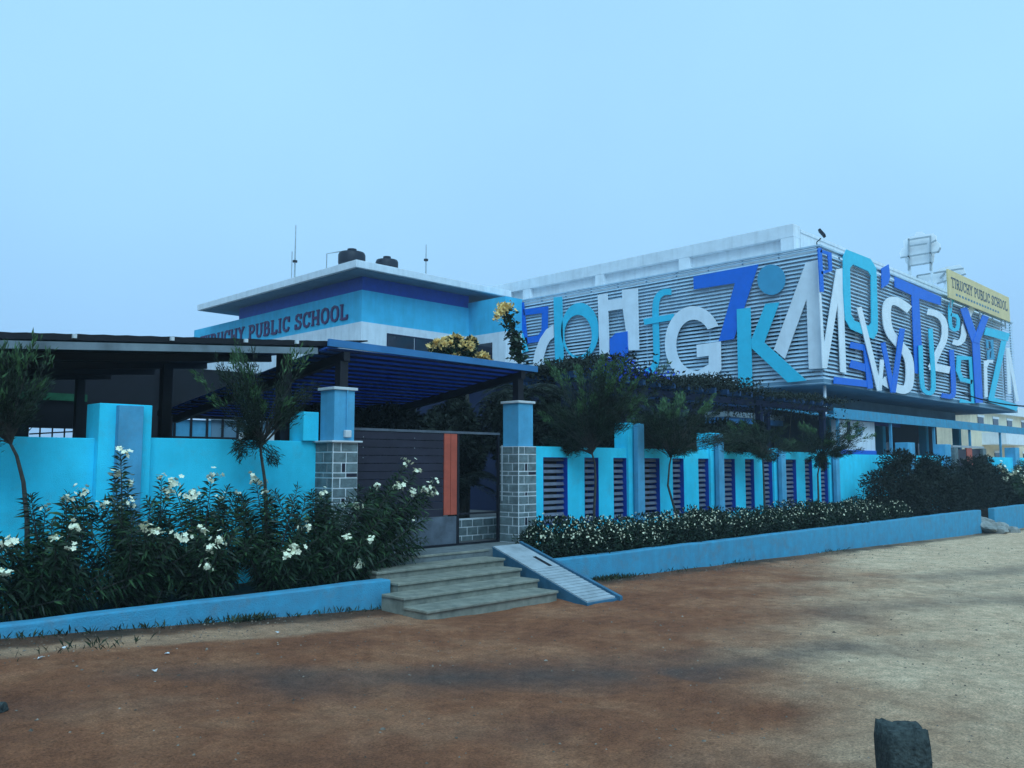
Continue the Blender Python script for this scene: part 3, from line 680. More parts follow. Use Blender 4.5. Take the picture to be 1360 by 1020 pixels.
# planters, kerbs, landing, steps, ramp
def planter(label, x0, x1, zb, z1=.36, y0=8.80, yw=10.3, endcap=None):
    t = thing('planter_kerb', label, 'kerb')
    mb = MB(); n = max(2, int((x1 - x0) / .5)); th = .2
    for i in range(n):
        a, b = x0 + (x1 - x0) * i / n, x0 + (x1 - x0) * (i + 1) / n
        mb_v = len(mb.v)
        ja = [random.uniform(-.006, .006)] if i == 0 else jb
        jb = [random.uniform(-.006, .006)]
        mb.v += [(a, y0 + ja[0], zb), (b, y0 + jb[0], zb), (b, y0 + th, zb), (a, y0 + th, zb), (a, y0 + ja[0], z1 + ja[0]), (b, y0 + jb[0], z1 + jb[0]), (b, y0 + th, z1 + jb[0]), (a, y0 + th, z1 + ja[0])]
        fs = [(4, 5, 6, 7), (0, 1, 5, 4), (2, 3, 7, 6)]
        if i == 0: fs.append((3, 0, 4, 7))
        if i == n - 1: fs.append((1, 2, 6, 5))
        mb.f += [tuple(mb_v + k for k in q) for q in fs]
    o = mb.build('kerb_wall', 'kerbblue', t, fix=False)
    bm = bmesh.new(); bm.from_mesh(o.data); bmesh.ops.remove_doubles(bm, verts=bm.verts, dist=.0005); bm.to_mesh(o.data); bm.free()
    md = o.modifiers.new('bevel', 'BEVEL'); md.width = .02; md.segments = 2; md.limit_method = 'ANGLE'
    if endcap: box('return_wall', 'kerbblue', t, endcap, endcap + .16, y0 + th - .01, 9.86, zb, z1 - .005, bevel=.015)
    n = 60; m2 = MB()
    box('soil', 'ledge', t, x0 + .01, x1 - .01, y0 + th - .02, yw + .02, zb, z1 - .07)
    return t
planter('faded blue kerb below the flowering bushes', -7, 6.74, -.2)
planter('long faded blue kerb in front of the low white flowered hedge', 9.90, 30.2, -.9, endcap=9.90)
planter('short faded blue kerb beyond the rubble step', 31.6, 44, -1.0)
LD = tag(box('entrance_landing', 'landing', None, 6.3, 10.14, 9.595, 10.61, -.1, .52, bevel=.01), 'dark stone landing in front of the gate', 'landing')
ST = thing('entrance_steps', 'five worn granite steps leading up to the gate', 'steps')
for k in range(5):
    yf = 9.58 - .45 * k; zt = .52 - .10 * k
    xl = 6.76 if k < 3 else 6.50 - .02 * (k - 3)
    xr = (9.20, 9.10, 8.99, 8.87, 8.76)[k]
    box('riser', 'granite', ST, xl + .02, xr - .01, yf + .03, yf + .47, -.15, zt - .036)
    box('tread', 'granite', ST, xl, xr, yf, yf + .448 if k else yf + .012, zt - .035, zt, bevel=.008)
RP = thing('wheelchair_ramp', 'pale concrete ramp with ribbed surface beside the steps', 'ramp')
Y0r, Y1r = 7.30, 9.62
def rampz(y): return .53 * (y - 7.28) / (9.62 - 7.28) + .005
def rxl(y): return 8.76 + (9.29 - 8.76) * (y - 7.30) / 2.32
def rslab(name, m, ya, yb, a, b, z0, z1, dz=0.0):      # piece of the skewed ramp between two offsets from its left edge
    P = [(rxl(ya) + a, ya), (rxl(ya) + b, ya), (rxl(yb) + b, yb), (rxl(yb) + a, yb)]
    return MB().hexa([(x, y, rampz(y) + z0 if z0 is not None else -.2) for x, y in P], [(x, y, rampz(y) + z1 + (dz if k > 1 else 0)) for k, (x, y) in enumerate(P)]).build(name, m, RP)
rslab('ramp_body', 'rampside', 7.28, 9.62, 0, .62, None, 0)
for k in range(13): rslab('rib', 'ramp', 7.30 + k * .095, 7.385 + k * .095, .012, .60, .001, .022, -.008)
for ya, yb in ((8.54, 9.05), (9.06, 9.60)): rslab('slab', 'ramp', ya, yb, .012, .60, .001, .02)
rslab('drain_slot', 'darksteel', 8.58, 9.0, .40, .47, .021, .026)
rslab('edge_kerb', 'rampside', 7.22, 9.64, .621, .68, None, .045)
# gate piers: stone blocks below, painted shaft above
def stone_face(parent, x0, x1, y0, y1, z0, z1, faces=('F', 'L', 'R'), proud=.008):
    rows = []; z = z1; pat = [.130, .145, .135, .068, .140, .132, .066, .138, .130, .075, .14, .14]
    i = 0
    while z > z0 + .03: h = min(pat[i % 12], z - z0); rows.append((z - h, z)); z -= h; i += 1
    mt = .019; cache = {}
    def block(cx, cy, cz, sx, sy, sz, m='brick'):
        k = (round(sx, 3), round(sy, 3), round(sz, 3), m)
        if k not in cache: cache[k] = MB().box(-sx / 2, sx / 2, -sy / 2, sy / 2, -sz / 2, sz / 2).mesh('stone_block', False); cache[k].materials.append(M[m])
        o = lk('stone_block', cache[k], None, parent); o.location = (cx + random.uniform(-.001, .001), cy + random.uniform(-.001, .001), cz)
    for r, (a, b) in enumerate(rows):
        for fc in faces:
            L0, L1 = (x0, x1) if fc == 'F' else (y0, y1)
            ln = L1 - L0
            cuts = [0, .30 + .22 * (r % 2) + random.uniform(-.02, .02), 1] if ln < .6 else [0] + [(k + (.5 if r % 2 else 0)) / round(ln / .24) for k in range(1, int(round(ln / .24)))] + [1]
            cuts = [c * ln for c in cuts]
            if ln < .6 and r % 4 == 2 and fc != 'L': cuts = [0, .19 * ln + .06, .19 * ln + .13, ln]
            for k in range(len(cuts) - 1):
                u0, u1 = L0 + cuts[k] + mt / 2, L0 + cuts[k + 1] - mt / 2
                blk = 'blackbrick' if (ln < .6 and ((r % 4 == 2 and k == 1 and fc != 'L') or (r % 7 == 3 and k == len(cuts) - 2 and fc == 'F' and (b - a) < .08))) else 'brick'
                if fc == 'F': block((u0 + u1) / 2, y0 - proud / 2 + .01, (a + b) / 2, u1 - u0, proud + .02, b - a - mt, blk)
                elif fc == 'L': block(x0 - proud / 2 + .01, (u0 + u1) / 2, (a + b) / 2, proud + .02, u1 - u0, b - a - mt, blk)
                else: block(x1 + proud / 2 - .01, (u0 + u1) / 2, (a + b) / 2, proud + .02, u1 - u0, b - a - mt, blk)
def pier(label, x0, w_, pipe=False):
    t = thing('gate_pier', label, 'pier', (0, 0, 0), 'stone clad gate piers'); y0, y1 = 9.88, 9.88 + w_ + .02
    c = box('mortar_core', 'mortar', t, x0, x0 + w_, y0, y1, .3, 2.10)
    stone_face(c, x0, x0 + w_, y0, y1, .3, 2.10)
    box('ledge', 'cap', t, x0 - .05, x0 + w_ + .05, y0 - .05, y1 + .05, 2.101, 2.125, bevel=.005) if pipe else None
    box('painted_shaft', 'pilaster', t, x0 + .035, x0 + w_ - .035, y0 + .035, y1 - .035, 2.10, 2.82, bevel=.008)
    box('capstone', 'cap', t, x0 + .005, x0 + w_ - .005, y0 + .005, y1 - .005, 2.82, 2.86, bevel=.006)
    if pipe:
        xx = x0 + w_ * .58
        MB().tube([(xx, y0 + .02, 2.86), (xx, y0 + .02, 2.26)], .012, 8).build('conduit', 'pilaster', t)
        box('junction_box', 'cap', t, xx - .05, xx + .05, y0 - .025, y0 + .034, 2.17, 2.27, bevel=.01)
    return t
pier('left stone clad gate pier with conduit and pale junction box', 6.56, .40, True)
pier('right stone clad gate pier beside the slotted wall', 10.15, .42)

# the gate
GT = thing('sliding_gate', 'dark plank gate with an orange red strip and open wicket frame', 'gate')
gy0 = 10.30; gx0, gxs, gxe, gx1 = 6.98, 8.89, 9.17, 10.12
NPL = 11; zA, zB2 = .99, 2.29
for k in range(NPL):
    a = zA + (zB2 - zA) * k / NPL; b = zA + (zB2 - zA) * (k + 1) / NPL
    box('plank', 'gatepanel', GT, gx0 + .04, gxs, gy0 + random.uniform(0, .003), gy0 + .03, a + .004, b - .004)
for k in range(2):
    a = gxs + .004 + k * .138
    box('orange_strip', 'orange', GT, a, a + .130, gy0 - .012, gy0 + .03, zA + .02, zB2 - .005, bevel=.004)
box('kick_sheet', 'gatesheet', GT, gx0 + .04, gxe, gy0 + .004, gy0 + .02, .56, zA - .004)
for (a, b, c, d) in ((gx0, gx0 + .038, .54, 2.33), (gxe + .002, gxe + .045, .54, 2.292), (gx1 - .04, gx1, .54, 2.292)): box('frame_upright', 'darksteel', GT, a, b, gy0 - .01, gy0 + .035, c, d)
box('top_rail', 'gatesheet', GT, gx0 + .039, gx1, gy0 - .012, gy0 + .037, 2.293, 2.33)
box('bottom_rail', 'darksteel', GT, gx0 + .039, gx1 - .041, gy0 - .008, gy0 + .033, .53, .556)
box('lock_rail', 'darksteel', GT, gxe + .046, gx1 - .041, gy0, gy0 + .02, 1.0, 1.03)
MB().tube([(gx1 + .0, 10.24, 1.2), (gx1 + .0, 10.24, 2.12)], .012, 8).build('slide_bolt', 'steel', GT)
for z in (2.2, 2.05, 1.9):
    for x in (7.35, 8.3): MB().tube([(x, gy0 - .008, z), (x, gy0 + .002, z)], .006, 6).build('bolt', 'steel', GT)
DW = thing('stone_dwarf_wall', 'low stone clad wall visible through the open wicket', 'wall')
dc = box('mortar_core', 'mortar', DW, 9.2, 11.2, 11.05, 11.3, .4, .86); stone_face(dc, 9.2, 11.2, 11.05, 11.3, .45, .86, ('F',))

# ================================================================== entrance canopy of blue slats
CN = thing('entrance_canopy', 'blue slatted canopy on dark steel posts over the gate', 'canopy')
zl0, zl1 = 3.40, 3.34
cx0, cx1, cyf, cyb = 6.50, 10.62, 9.95, 15.4; CS = -.125; CA = math.atan(CS)
for x, z in ((6.82, 2.86), (10.36, 2.86)):
    box('post', 'darksteel', CN, x - .065, x + .065, 10.03, 10.16, z - .005, 3.24)
    MB().hexa([(x - .05, cyf + .02, 3.24), (x + .05, cyf + .02, 3.24), (x + .05, cyb, 3.24 + CS * (cyb - cyf)), (x - .05, cyb, 3.24 + CS * (cyb - cyf))], [(x - .05, cyf + .02, 3.362), (x + .05, cyf + .02, 3.362), (x + .05, cyb, 3.362 + CS * (cyb - cyf)), (x - .05, cyb, 3.362 + CS * (cyb - cyf))]).build('side_beam', 'darksteel', CN)
MB().bar((cx0, cyf, 3.46), (cx1 + .05, cyf, 3.42), .05, .10).build('front_fascia', 'fascia', CN)
MB().bar((cx0, cyb, 3.40 + CS * 5.45), (cx1, cyb, 3.40 + CS * 5.45), .05, .10).build('rear_fascia', 'darksteel', CN)
npl = 21; pw_ = (cyb - cyf - .1) / npl; sm = MB().box(cx0, cx1, .004, pw_ - .004, -.01, .01).mesh('canopy_plank', False)
bm_ = MB().box(cx0 + .01, cx1 - .01, -.018, .018, -.026, .0).mesh('canopy_shadow_strip', False)  # dark strips added to draw the shadow gaps between the planks
for k in range(npl):
    o = lk('canopy_plank', sm, 'canopy', CN); o.location = (0, cyf + .05 + k * pw_, 3.40 + CS * (.05 + k * pw_) + random.uniform(-.002, .002)); o.rotation_euler = (CA, 0, 0)
    o = lk('canopy_shadow_strip', bm_, 'navy', CN); o.location = (0, cyf + .05 + k * pw_, 3.388 + CS * (.05 + k * pw_)); o.rotation_euler = (CA, 0, 0)
# ================================================================== long dark shed left of the gate
SH = thing('parking_shed', 'long dark steel roofed shed behind the solid wall', 'shed')
def shz(x): return 3.10 + (x - 2.6) * .0785
nrib = 60; mb = MB(); xs_ = np.linspace(-9, 6.94, nrib * 2 + 1)
for i, x in enumerate(xs_):
    d = .006 if i % 2 else 0
    for y, dz in ((10.12, 0), (20.0, .28)): mb.v += [(x, y, shz(x) + .02 + d + dz), (x, y, shz(x) + .09 + d + dz)]
for i in range(len(xs_) - 1):
    b = 4 * i
    mb.f += [(b, b + 4, b + 6, b + 2), (b + 1, b + 3, b + 7, b + 5), (b, b + 1, b + 5, b + 4), (b + 2, b + 6, b + 7, b + 3)]
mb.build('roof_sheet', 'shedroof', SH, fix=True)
MB().bar((-9, 10.16, shz(-9) + .03), (6.62, 10.16, shz(6.62) + .03), .05, .02).build('purlin', 'darksteel', SH)
MB().bar((-9, 10.10, shz(-9) - .02), (6.42, 10.10, shz(6.42) - .05), .04, .085).build('gutter', 'gutter', SH)
for xx in (-1, .8, 3.3, 4.4, 5.36, 6.1): 
    p = Vector((xx, 10.09, shz(xx) + .062)); MB().box(p.x - .02, p.x + .02, p.y - .015, p.y + .03, p.z - .02, p.z + .025).build('bracket', 'cap', SH)
MB().hexa([(6.60, 10.02, shz(6.6) + .06), (7.2, 10.02, 3.55), (7.2, 12.5, 3.6), (6.6, 12.5, shz(6.6) + .1)], [(6.60, 10.02, shz(6.6) + .09), (7.2, 10.02, 3.57), (7.2, 12.5, 3.63), (6.6, 12.5, shz(6.6) + .14)]).build('ridge_flap', 'shedroof', SH)
for y in (12.2, 14.4, 16.6, 18.8): MB().bar((-9, y, shz(-9) - .02 + (y - 10.12) * .028), (6.9, y, shz(6.9) - .02 + (y - 10.12) * .028), .08, .12).build('rafter', 'darksteel', SH)
for x, y in ((-4, 10.75), (1.2, 10.75), (6.3, 10.75), (6.2, 14.4), (2.0, 14.4), (6.5, 19.4), (2.5, 19.4), (-3, 19.4)): box('post', 'darksteel', SH, x - .08, x + .08, y - .08, y + .08, .5, shz(x) + (y - 10.12) * .028)
BW = thing('rear_yard_screen', 'dark sheet screen with a barred gap at the back of the yard', 'fence')
yb = 20.6
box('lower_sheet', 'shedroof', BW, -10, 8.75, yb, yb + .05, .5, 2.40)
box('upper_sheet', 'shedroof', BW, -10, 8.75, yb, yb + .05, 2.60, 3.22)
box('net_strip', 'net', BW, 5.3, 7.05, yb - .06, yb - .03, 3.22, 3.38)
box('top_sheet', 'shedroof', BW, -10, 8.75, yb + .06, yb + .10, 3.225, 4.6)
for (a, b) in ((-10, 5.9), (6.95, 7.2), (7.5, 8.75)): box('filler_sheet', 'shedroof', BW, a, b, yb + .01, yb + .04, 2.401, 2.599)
for x in (6.1, 6.35, 6.6, 6.8): box('bar', 'darksteel', BW, x, x + .03, yb - .02, yb - .002, 2.4, 2.6)
MB().bar((5.9, yb - .03, 2.46), (6.95, yb - .03, 2.55), .02, .03).build('bar', 'darksteel', BW)
box('post', 'darksteel', BW, 8.76, 9.05, yb - .05, yb + .1, .5, 4.1)
BF = thing('rear_grid_fence', 'dark metal grid fence with pale panels behind the yard', 'fence')
box('solid_panel', 'pilaster', BF, 9.06, 10.2, yb + .3, yb + .34, .5, 2.92)
box('solid_panel', 'soffit', BF, 10.21, 13.6, yb + .3, yb + .34, .5, 2.95)
for x in np.arange(9.2, 13.6, .42): box('fence_bar', 'darksteel', BF, x, x + .05, yb + .22, yb + .26, .5, 3.3)
for z in (1.7, 2.45, 2.95, 3.28): box('fence_rail', 'darksteel', BF, 9.06, 13.6, yb + .19, yb + .215, z, z + .05)
box('valance', 'shedroof', BF, 9.06, 13.6, yb + .1, yb + .15, 3.14, 4.2)
box('shelf_frame', 'cap', BF, 10.9, 11.9, yb + .12, yb + .16, 2.40, 2.63)

# trellis behind the slotted wall
TR = thing('garden_trellis', 'dark blue garden trellis carrying the violet flowered creeper', 'trellis')
for y in (12.1, 14.0): MB().bar((13.6, y, 3.50), (26.5, y, 3.55), .09, .16).build('beam', 'navy', TR)
for x in np.arange(13.8, 26.4, .62): box('rafter', 'canopyrafter', TR, x, x + .09, 11.8, 14.4, 3.64, 3.78)
for x in (13.9, 18.0, 22.2, 26.2):
    for y in (12.1, 14.0): box('post', 'navy', TR, x - .08, x + .08, y - .08, y + .08, .5, 3.47)
SB = thing('window_shade_box', 'blue boxed sunshade with pale top under the trellis', 'awning')
p, q_ = at(963, 546, 'Y', 15.0), at(1040, 566, 'Y', 15.0)
box('shade_body', 'fascia', SB, p.x, q_.x, 15.0, 15.8, q_.z, p.z - .18); box('shade_top', 'gutter', SB, p.x - .03, q_.x + .03, 14.95, 15.85, p.z - .179, p.z)
for x in (p.x + .1, q_.x - .1): box('bracket_post', 'darksteel', SB, x - .05, x + .05, 15.3, 15.4, .5, q_.z)
DB = thing('garden_room', 'dark navy garden room behind the trellis', 'building')
box('wall', 'navy', DB, 17, 28.3, 17.2, 17.5, .5, 4.3); box('side_wall', 'navy', DB, 17, 17.3, 17.501, 25, .5, 4.3); box('roof', 'soffit', DB, 16.8, 28.4, 17.0, 25, 4.301, 4.42)
for x in (18.5, 21.5, 24.5): f = box('window', 'glass', DB, x, x + 1.6, 17.16, 17.197, 1.4, 3.0); box('frame', 'soffit', f, x - .05, x + 1.65, 17.165, 17.19, 3.0, 3.06)

# second gate with rubble step
G2 = thing('far_gate', 'smaller dark gate with a red strip beyond the tall shrubs', 'gate')
for k in range(6): box('plank', 'gatepanel', G2, 33.0, 35.6, WF, WF + .04, .2 + k * .36, .2 + k * .36 + .352)
box('orange_strip', 'orange', G2, 34.0, 34.6, WF - .02, WF + .05, .6, 2.40); box('top_rail', 'steel', G2, 32.5, 36.0, WF - .03, WF + .06, 2.41, 2.48)
for x in (32.42, 35.61): box('post', 'brick', G2, x, x + .38, WF - .1, WF + .3, -.5, 2.40)
R_ = thing('rubble_step', 'loose pale rubble stones stepping up through the kerb gap', 'stones')
def rock(name, m, parent, c, s, seed, sub=2, rough=.25):
    bm = bmesh.new(); bmesh.ops.create_icosphere(bm, subdivisions=sub, radius=1); r = random.Random(seed)
    ax = [Vector((r.gauss(0, 1), r.gauss(0, 1), r.gauss(0, 1))).normalized() for _ in range(7)]; cut = [r.uniform(.55, .85) for _ in ax]
    for v in bm.verts:
        for a, k in zip(ax, cut):
            d = v.co.dot(a)
            if d > k: v.co -= a * (d - k) * .9
        v.co += Vector((r.uniform(-1, 1), r.uniform(-1, 1), r.uniform(-1, 1))) * rough * .12
        v.co = Vector((v.co.x * s[0], v.co.y * s[1], v.co.z * s[2]))
    me = bpy.data.meshes.new(name); bm.to_mesh(me); bm.free(); o = lk(name, me, m, parent); o.location = c; return o
for i in range(16):
    x = random.uniform(30.3, 31.6); y = random.uniform(8.3, 9.6); z = -.38 + (y - 8.3) * .42
    rock('rubble_stone', 'rubble', R_, (x, y, z), (random.uniform(.22, .42), random.uniform(.2, .35), random.uniform(.12, .2)), i)

# cream houses and cable beyond the block
HS = thing('cream_house', 'cream two storey house with flat balconies beyond the louvred block', 'building')
h0 = at(1310, 600, 'Y', 24); hx = h0.x
box('wall', 'cream', HS, hx - 2, hx + 40, 24.6, 36, -.7, 6.6); box('roof_parapet', 'white', HS, hx - 2.4, hx + 40.4, 24.2, 36.4, 6.601, 7.5)
box('balcony', 'white', HS, hx + 1, hx + 12, 22.6, 24.598, 3.6, 4.7)
for x in (0, 4.5, 9, 14): 
    f = box('window', 'glass', HS, hx + x, hx + x + 1.6, 24.54, 24.595, 4.9, 6.1); box('frame', 'white', f, hx + x - .15, hx + x + 1.75, 24.5, 24.58, 6.1, 6.3)
    f = box('window', 'glass', HS, hx + x, hx + x + 1.6, 24.54, 24.595, 1.2, 2.9); box('frame', 'white', f, hx + x - .15, hx + x + 1.75, 24.5, 24.58, 2.9, 3.1)
HS2 = thing('distant_house', 'distant pale house behind the cream house', 'building')
box('wall', 'white', HS2, 140, 175, 42, 55, -.7, 9.0); box('roof', 'soffit', HS2, 139.5, 175.5, 41.5, 55.5, 9.001, 9.4)
for x in (143, 149, 155, 161): box('window', 'glass', HS2, x, x + 2.2, 41.95, 41.998, 5.5, 7.4)
CB = thing('overhead_cable', 'thin black cable sagging past the far end of the louvres', 'cable')
pts = []
pA, pB = at(1272, 520, 'Y', YB - .4), at(1372, 540, 'Y', 9.0)
for i in range(13):
    t = i / 12; p = pA.lerp(pB, t); pts.append(p - Vector((0, 0, .15 * 4 * t * (1 - t))))
MB().tube(pts, .028, 6).build('cable_run', 'cable', CB)
pB2 = pB + (pB - pA).normalized() * 12
MB().tube([pB, pB2], .028, 6).build('cable_run', 'cable', CB)

# foreground stone post and stray stones
PC = at(1208, 966, 'Z', .50)
def stone_post():
    bm = bmesh.new(); bmesh.ops.create_cube(bm, size=1); bmesh.ops.subdivide_edges(bm, edges=bm.edges, cuts=9, use_grid_fill=True)
    r = np.random.default_rng(5)
    for v in bm.verts:
        x, y, z = v.co; h = z + .5
        wx = .215 + .02 * math.cos(h * 5.5) - .02 * (h > .8) * (h - .8) * 5 * .5
        rx, ry = x, y
        m = max(abs(x), abs(y), 1e-6); l = math.hypot(x, y); k = (m / l) if l > 0 else 1
        sq = .80 + .20 * k                       # soften the corners
        nx_ = float(fbm(np.array([x * 6 + 10.]), np.array([z * 7 + y * 5 + 10.]), 11)[0]) - .5
        ny_ = float(fbm(np.array([y * 6 + 30.]), np.array([z * 7 - x * 5 + 30.]), 12)[0]) - .5
        s = 1 - .10 * max(0, h - .93) / .07 - .05 * math.exp(-((h - .62) / .16) ** 2)
        v.co = Vector((rx * sq * .26 * s * (1 + nx_ * .16), ry * sq * .25 * s * (1 + ny_ * .16), h * .78 + (nx_ * .05 if h > .95 else 0) - .28))
        v.co.x += .006 * math.sin(h * 9)
    me = bpy.data.meshes.new('stone_post'); bm.to_mesh(me); bm.free()
    o = lk('stone_post', me, 'stone', None, smooth=True); o.scale = (.88, .88, .97); o.location = PC + Vector((.09, .07, -.515)); o.rotation_euler = (0, .02, math.radians(42))
    return tag(o, 'rough dark granite marker post standing in the sandy ground', 'stone post')
stone_post()
def gpt(x, y):
    p = at(x, y, 'Z', 0.0)
    for _ in range(4): p = at(x, y, 'Z', float(gz(p.x, p.y)))
    return p
p = gpt(1, 946); o = rock('loose_stone', 'stone', None, p + Vector((0, 0, .03)), (.055, .05, .045), 77); tag(o, 'dark stone lying on the ground at the road edge', 'stone')

# pebbles and pale litter on the verge
mb = MB(); 
def peb(mb, c, s):
    b = len(mb.v); mb.v += [(c[0] + s * a * random.uniform(.6, 1.3), c[1] + s * e * random.uniform(.6, 1.3), c[2] + s * f_ * random.uniform(.4, .9)) for a, e, f_ in ((1, 0, 0), (-1, 0, 0), (0, 1, 0), (0, -1, 0), (0, 0, 1), (0, 0, -.6))]
    mb.f += [tuple(b + i for i in t) for t in ((0, 2, 4), (2, 1, 4), (1, 3, 4), (3, 0, 4), (2, 0, 5), (1, 2, 5), (3, 1, 5), (0, 3, 5))]
def gh(x, y):                     # height on the built sheet
    i = min(max(np.searchsorted(gx, x) - 1, 0), nx - 2); j = min(max(np.searchsorted(gy, y) - 1, 0), ny - 2)
    return float(GZ[i, j])
for k in range(5200):
    x = random.uniform(1.5, 24); y = random.uniform(1.6, 8.7) if random.random() < .6 else random.gauss(8.3, .3)
    if y > 8.75 or (6.2 < x < 9.9 and y > 7.2): continue
    peb(mb, (x, y, gh(x, y)), random.uniform(.003, .013) * (1.8 if random.random() < .06 else 1))
tag(mb.build('gravel', 'pebble', None, fix=False), 'scattered small pebbles on the dirt road', 'gravel', kind='stuff')
for i, (x, y) in enumerate([(86, 862), (53, 875), (222, 869), (205, 891), (368, 840)]):
    p = gpt(x, y); n = 7
    mb = MB(); vs = [(p.x + random.uniform(.018,.026) * math.cos(a), p.y + .02 * math.sin(a) * random.uniform(.5, 1.2), gh(p.x, p.y) + random.uniform(.006, .03)) for a in [2 * math.pi * k / n for k in range(n)]]
    mb.prism(vs, (0, 0, -.004)); tag(mb.build('paper_scrap', 'litter', None), 'small white scrap of litter on the verge below the kerb', 'litter', 'litter scraps on the verge')

# ================================================================== planting
def leaf_obj(name, P, D, Ln, W, m, parent, droop=.15, kind=None, seed=0):
    r = np.random.default_rng(seed); P = np.asarray(P, float); D = np.asarray(D, float); n = len(P)
    D = D / (np.linalg.norm(D, axis=1, keepdims=True) + 1e-9)
    rv = r.normal(size=(n, 3)); S = np.cross(D, rv); S /= (np.linalg.norm(S, axis=1, keepdims=True) + 1e-9)
    Ln = np.asarray(Ln, float).reshape(-1, 1) * np.ones((n, 1)); W = np.asarray(W, float).reshape(-1, 1) * np.ones((n, 1))
    mid = P + D * Ln * .45; tip = P + D * Ln; tip[:, 2] -= (Ln[:, 0] * droop)
    V = np.stack([P, mid + S * W / 2, tip, mid - S * W / 2], 1).reshape(-1, 3)
    f = np.arange(4 * n).reshape(-1, 4)
    o = lk(name, np_mesh(name, V, f, 4), m, parent)
    o['kind'] = 'stuff'
    return o
def flower_cluster_mesh(seed, rad, npet, m):
    r = random.Random(seed); mb = MB()
    for k in range(npet):
        c = Vector((r.gauss(0, .5), r.gauss(0, .5), r.gauss(0, .4))) * rad
        nrm = (c.normalized() * .7 + Vector((r.gauss(0, .4), r.gauss(0, .4), .6))).normalized(); a = nrm.orthogonal().normalized(); b = nrm.cross(a); ph = r.uniform(0, 6.28)
        s = rad * r.uniform(.34, .50)
        for j in range(5):
            t = ph + j * 2 * math.pi / 5; d = a * math.cos(t) + b * math.sin(t); e = nrm.cross(d)
            i0 = len(mb.v); mb.v += [tuple(c), tuple(c + d * s * .6 + e * s * .38 + nrm * s * .12), tuple(c + d * s + nrm * s * .2), tuple(c + d * s * .6 - e * s * .38 + nrm * s * .12)]
            mb.f.append((i0, i0 + 1, i0 + 2, i0 + 3))
    me = mb.mesh('flower_cluster', False); me.materials.append(M[m]); return me
FCL = [flower_cluster_mesh(i, .066, 11, 'petal') for i in range(4)] + [flower_cluster_mesh(9 + i, .055, 5, 'petal') for i in range(3)]

def oleander(label, base, tips, ftips, seed, dens=1.0, leafL=.16):
    r = np.random.default_rng(seed); rr = random.Random(seed)
    t = thing('oleander_bush', label, 'bush', tuple(base), 'white flowering oleanders along the wall')
    base = Vector(base); mb = MB(); P, D, Ls = [], [], []
    for tp in list(tips) + list(ftips):
        tp = Vector(tp) - base; b0 = Vector((rr.gauss(0, .10), rr.gauss(0, .07), 0))
        mid = b0.lerp(tp, .5) + Vector((rr.gauss(0, .05), rr.gauss(0, .05), tp.z * .10))
        pts = []
        for i in range(9):
            u = i / 8; pts.append(b0 * (1 - u) ** 2 + mid * 2 * u * (1 - u) + tp * u * u)
        mb.tube(pts, [.013 * (1 - .75 * i / 8) for i in range(9)], 5, cap=False)
        ln = (tp - b0).length; nw = int(ln / .036 * dens)
        for k in range(nw):
            u = .12 + .88 * (k / nw); i = min(int(u * 8), 7); fr = u * 8 - i; p = pts[i].lerp(pts[i + 1], fr); d = (pts[i + 1] - pts[i]).normalized()
            o_ = d.orthogonal().normalized(); ph = k * 1.05 + rr.uniform(-.3, .3)
            for j in range(3):
                a = ph + j * 2.094; c = o_ * math.cos(a) + d.cross(o_) * math.sin(a)
                up = .25 + .75 * max(0, (u - .8) / .2)
                P.append(tuple(p)); D.append(tuple(c + d * up * 1.1 + Vector((0, 0, rr.uniform(-.25, .15))))); Ls.append(leafL * rr.uniform(.65, 1.15) * (1 - .35 * max(0, (u - .85) / .15)))
    mb.build('stem', 'bark', t, fix=False)['kind'] = 'stuff'
    P = np.array(P); D = np.array(D); Ls = np.array(Ls); yg = r.random(len(P)) < .16
    leaf_obj('foliage', P[~yg], D[~yg], Ls[~yg], Ls[~yg] * .17, 'leaf_oleander', t, .22, seed=seed)
    leaf_obj('young_foliage', P[yg], D[yg], Ls[yg], Ls[yg] * .16, 'leaf_tip', t, .12, seed=seed + 1)
    for tp in ftips:
        o = lk('flower_cluster', FCL[rr.randrange(4)] if rr.random() < .8 else FCL[4 + rr.randrange(3)], None, t)
        o['kind'] = 'stuff'; o.location = Vector(tp) - base + Vector((0, -.03, .02)); o.rotation_euler = (rr.uniform(-.5, .5), rr.uniform(-.5, .5), rr.uniform(0, 6)); s = rr.uniform(.85, 1.3); o.scale = (s, s, s)
    return t
fpx = [(160, 603), (152, 632), (170, 640), (214, 636), (222, 652), (228, 640), (282, 632), (258, 655), (292, 662), (250, 658), (340, 638), (352, 655), (312, 655), (60, 675), (88, 662), (110, 652), (122, 672), (138, 670), (160, 672), (172, 668), (10, 720), (72, 718), (96, 728), (265, 706), (288, 716), (278, 728), (272, 752), (205, 710), (192, 702), (390, 728), (405, 700), (428, 655), (455, 675), (472, 672), (460, 715), (490, 718), (474, 750), (541, 615), (576, 640), (562, 650), (550, 690), (500, 646), (527, 645), (572, 655), (545, 655), (98, 700), (3, 765), (380, 738), (240, 712), (553, 628)]
def oy(i): return 9.25 + .55 * ((i * 37) % 100) / 100
fpts = [at(x, y, 'Y', ((oy(i) if y < 690 else 8.95) if x < 495 else 9.40 + .1 * (i % 3))) for i, (x, y) in enumerate(fpx)]
olabs = ['oleander with white flowers at the foot of the bent thin trunk', 'oleander with few flowers low beside the pilaster', 'tall oleander rising in front of the wall pilaster', 'oleander with dense white clusters right of the pilaster', 'oleander growing in front of the small feathery tree', 'oleander beside the left gate pier', 'oleander leaning over the steps in front of the gate']
obx = [2.1, 2.95, 3.8, 4.6, 5.45, 6.25, 6.62]
own = {i: [] for i in range(7)}
for (x, y), p in zip(fpx, fpts):
    own[6 if x > 496 else min(range(6), key=lambda i: abs(obx[i] - p.x))].append(p)
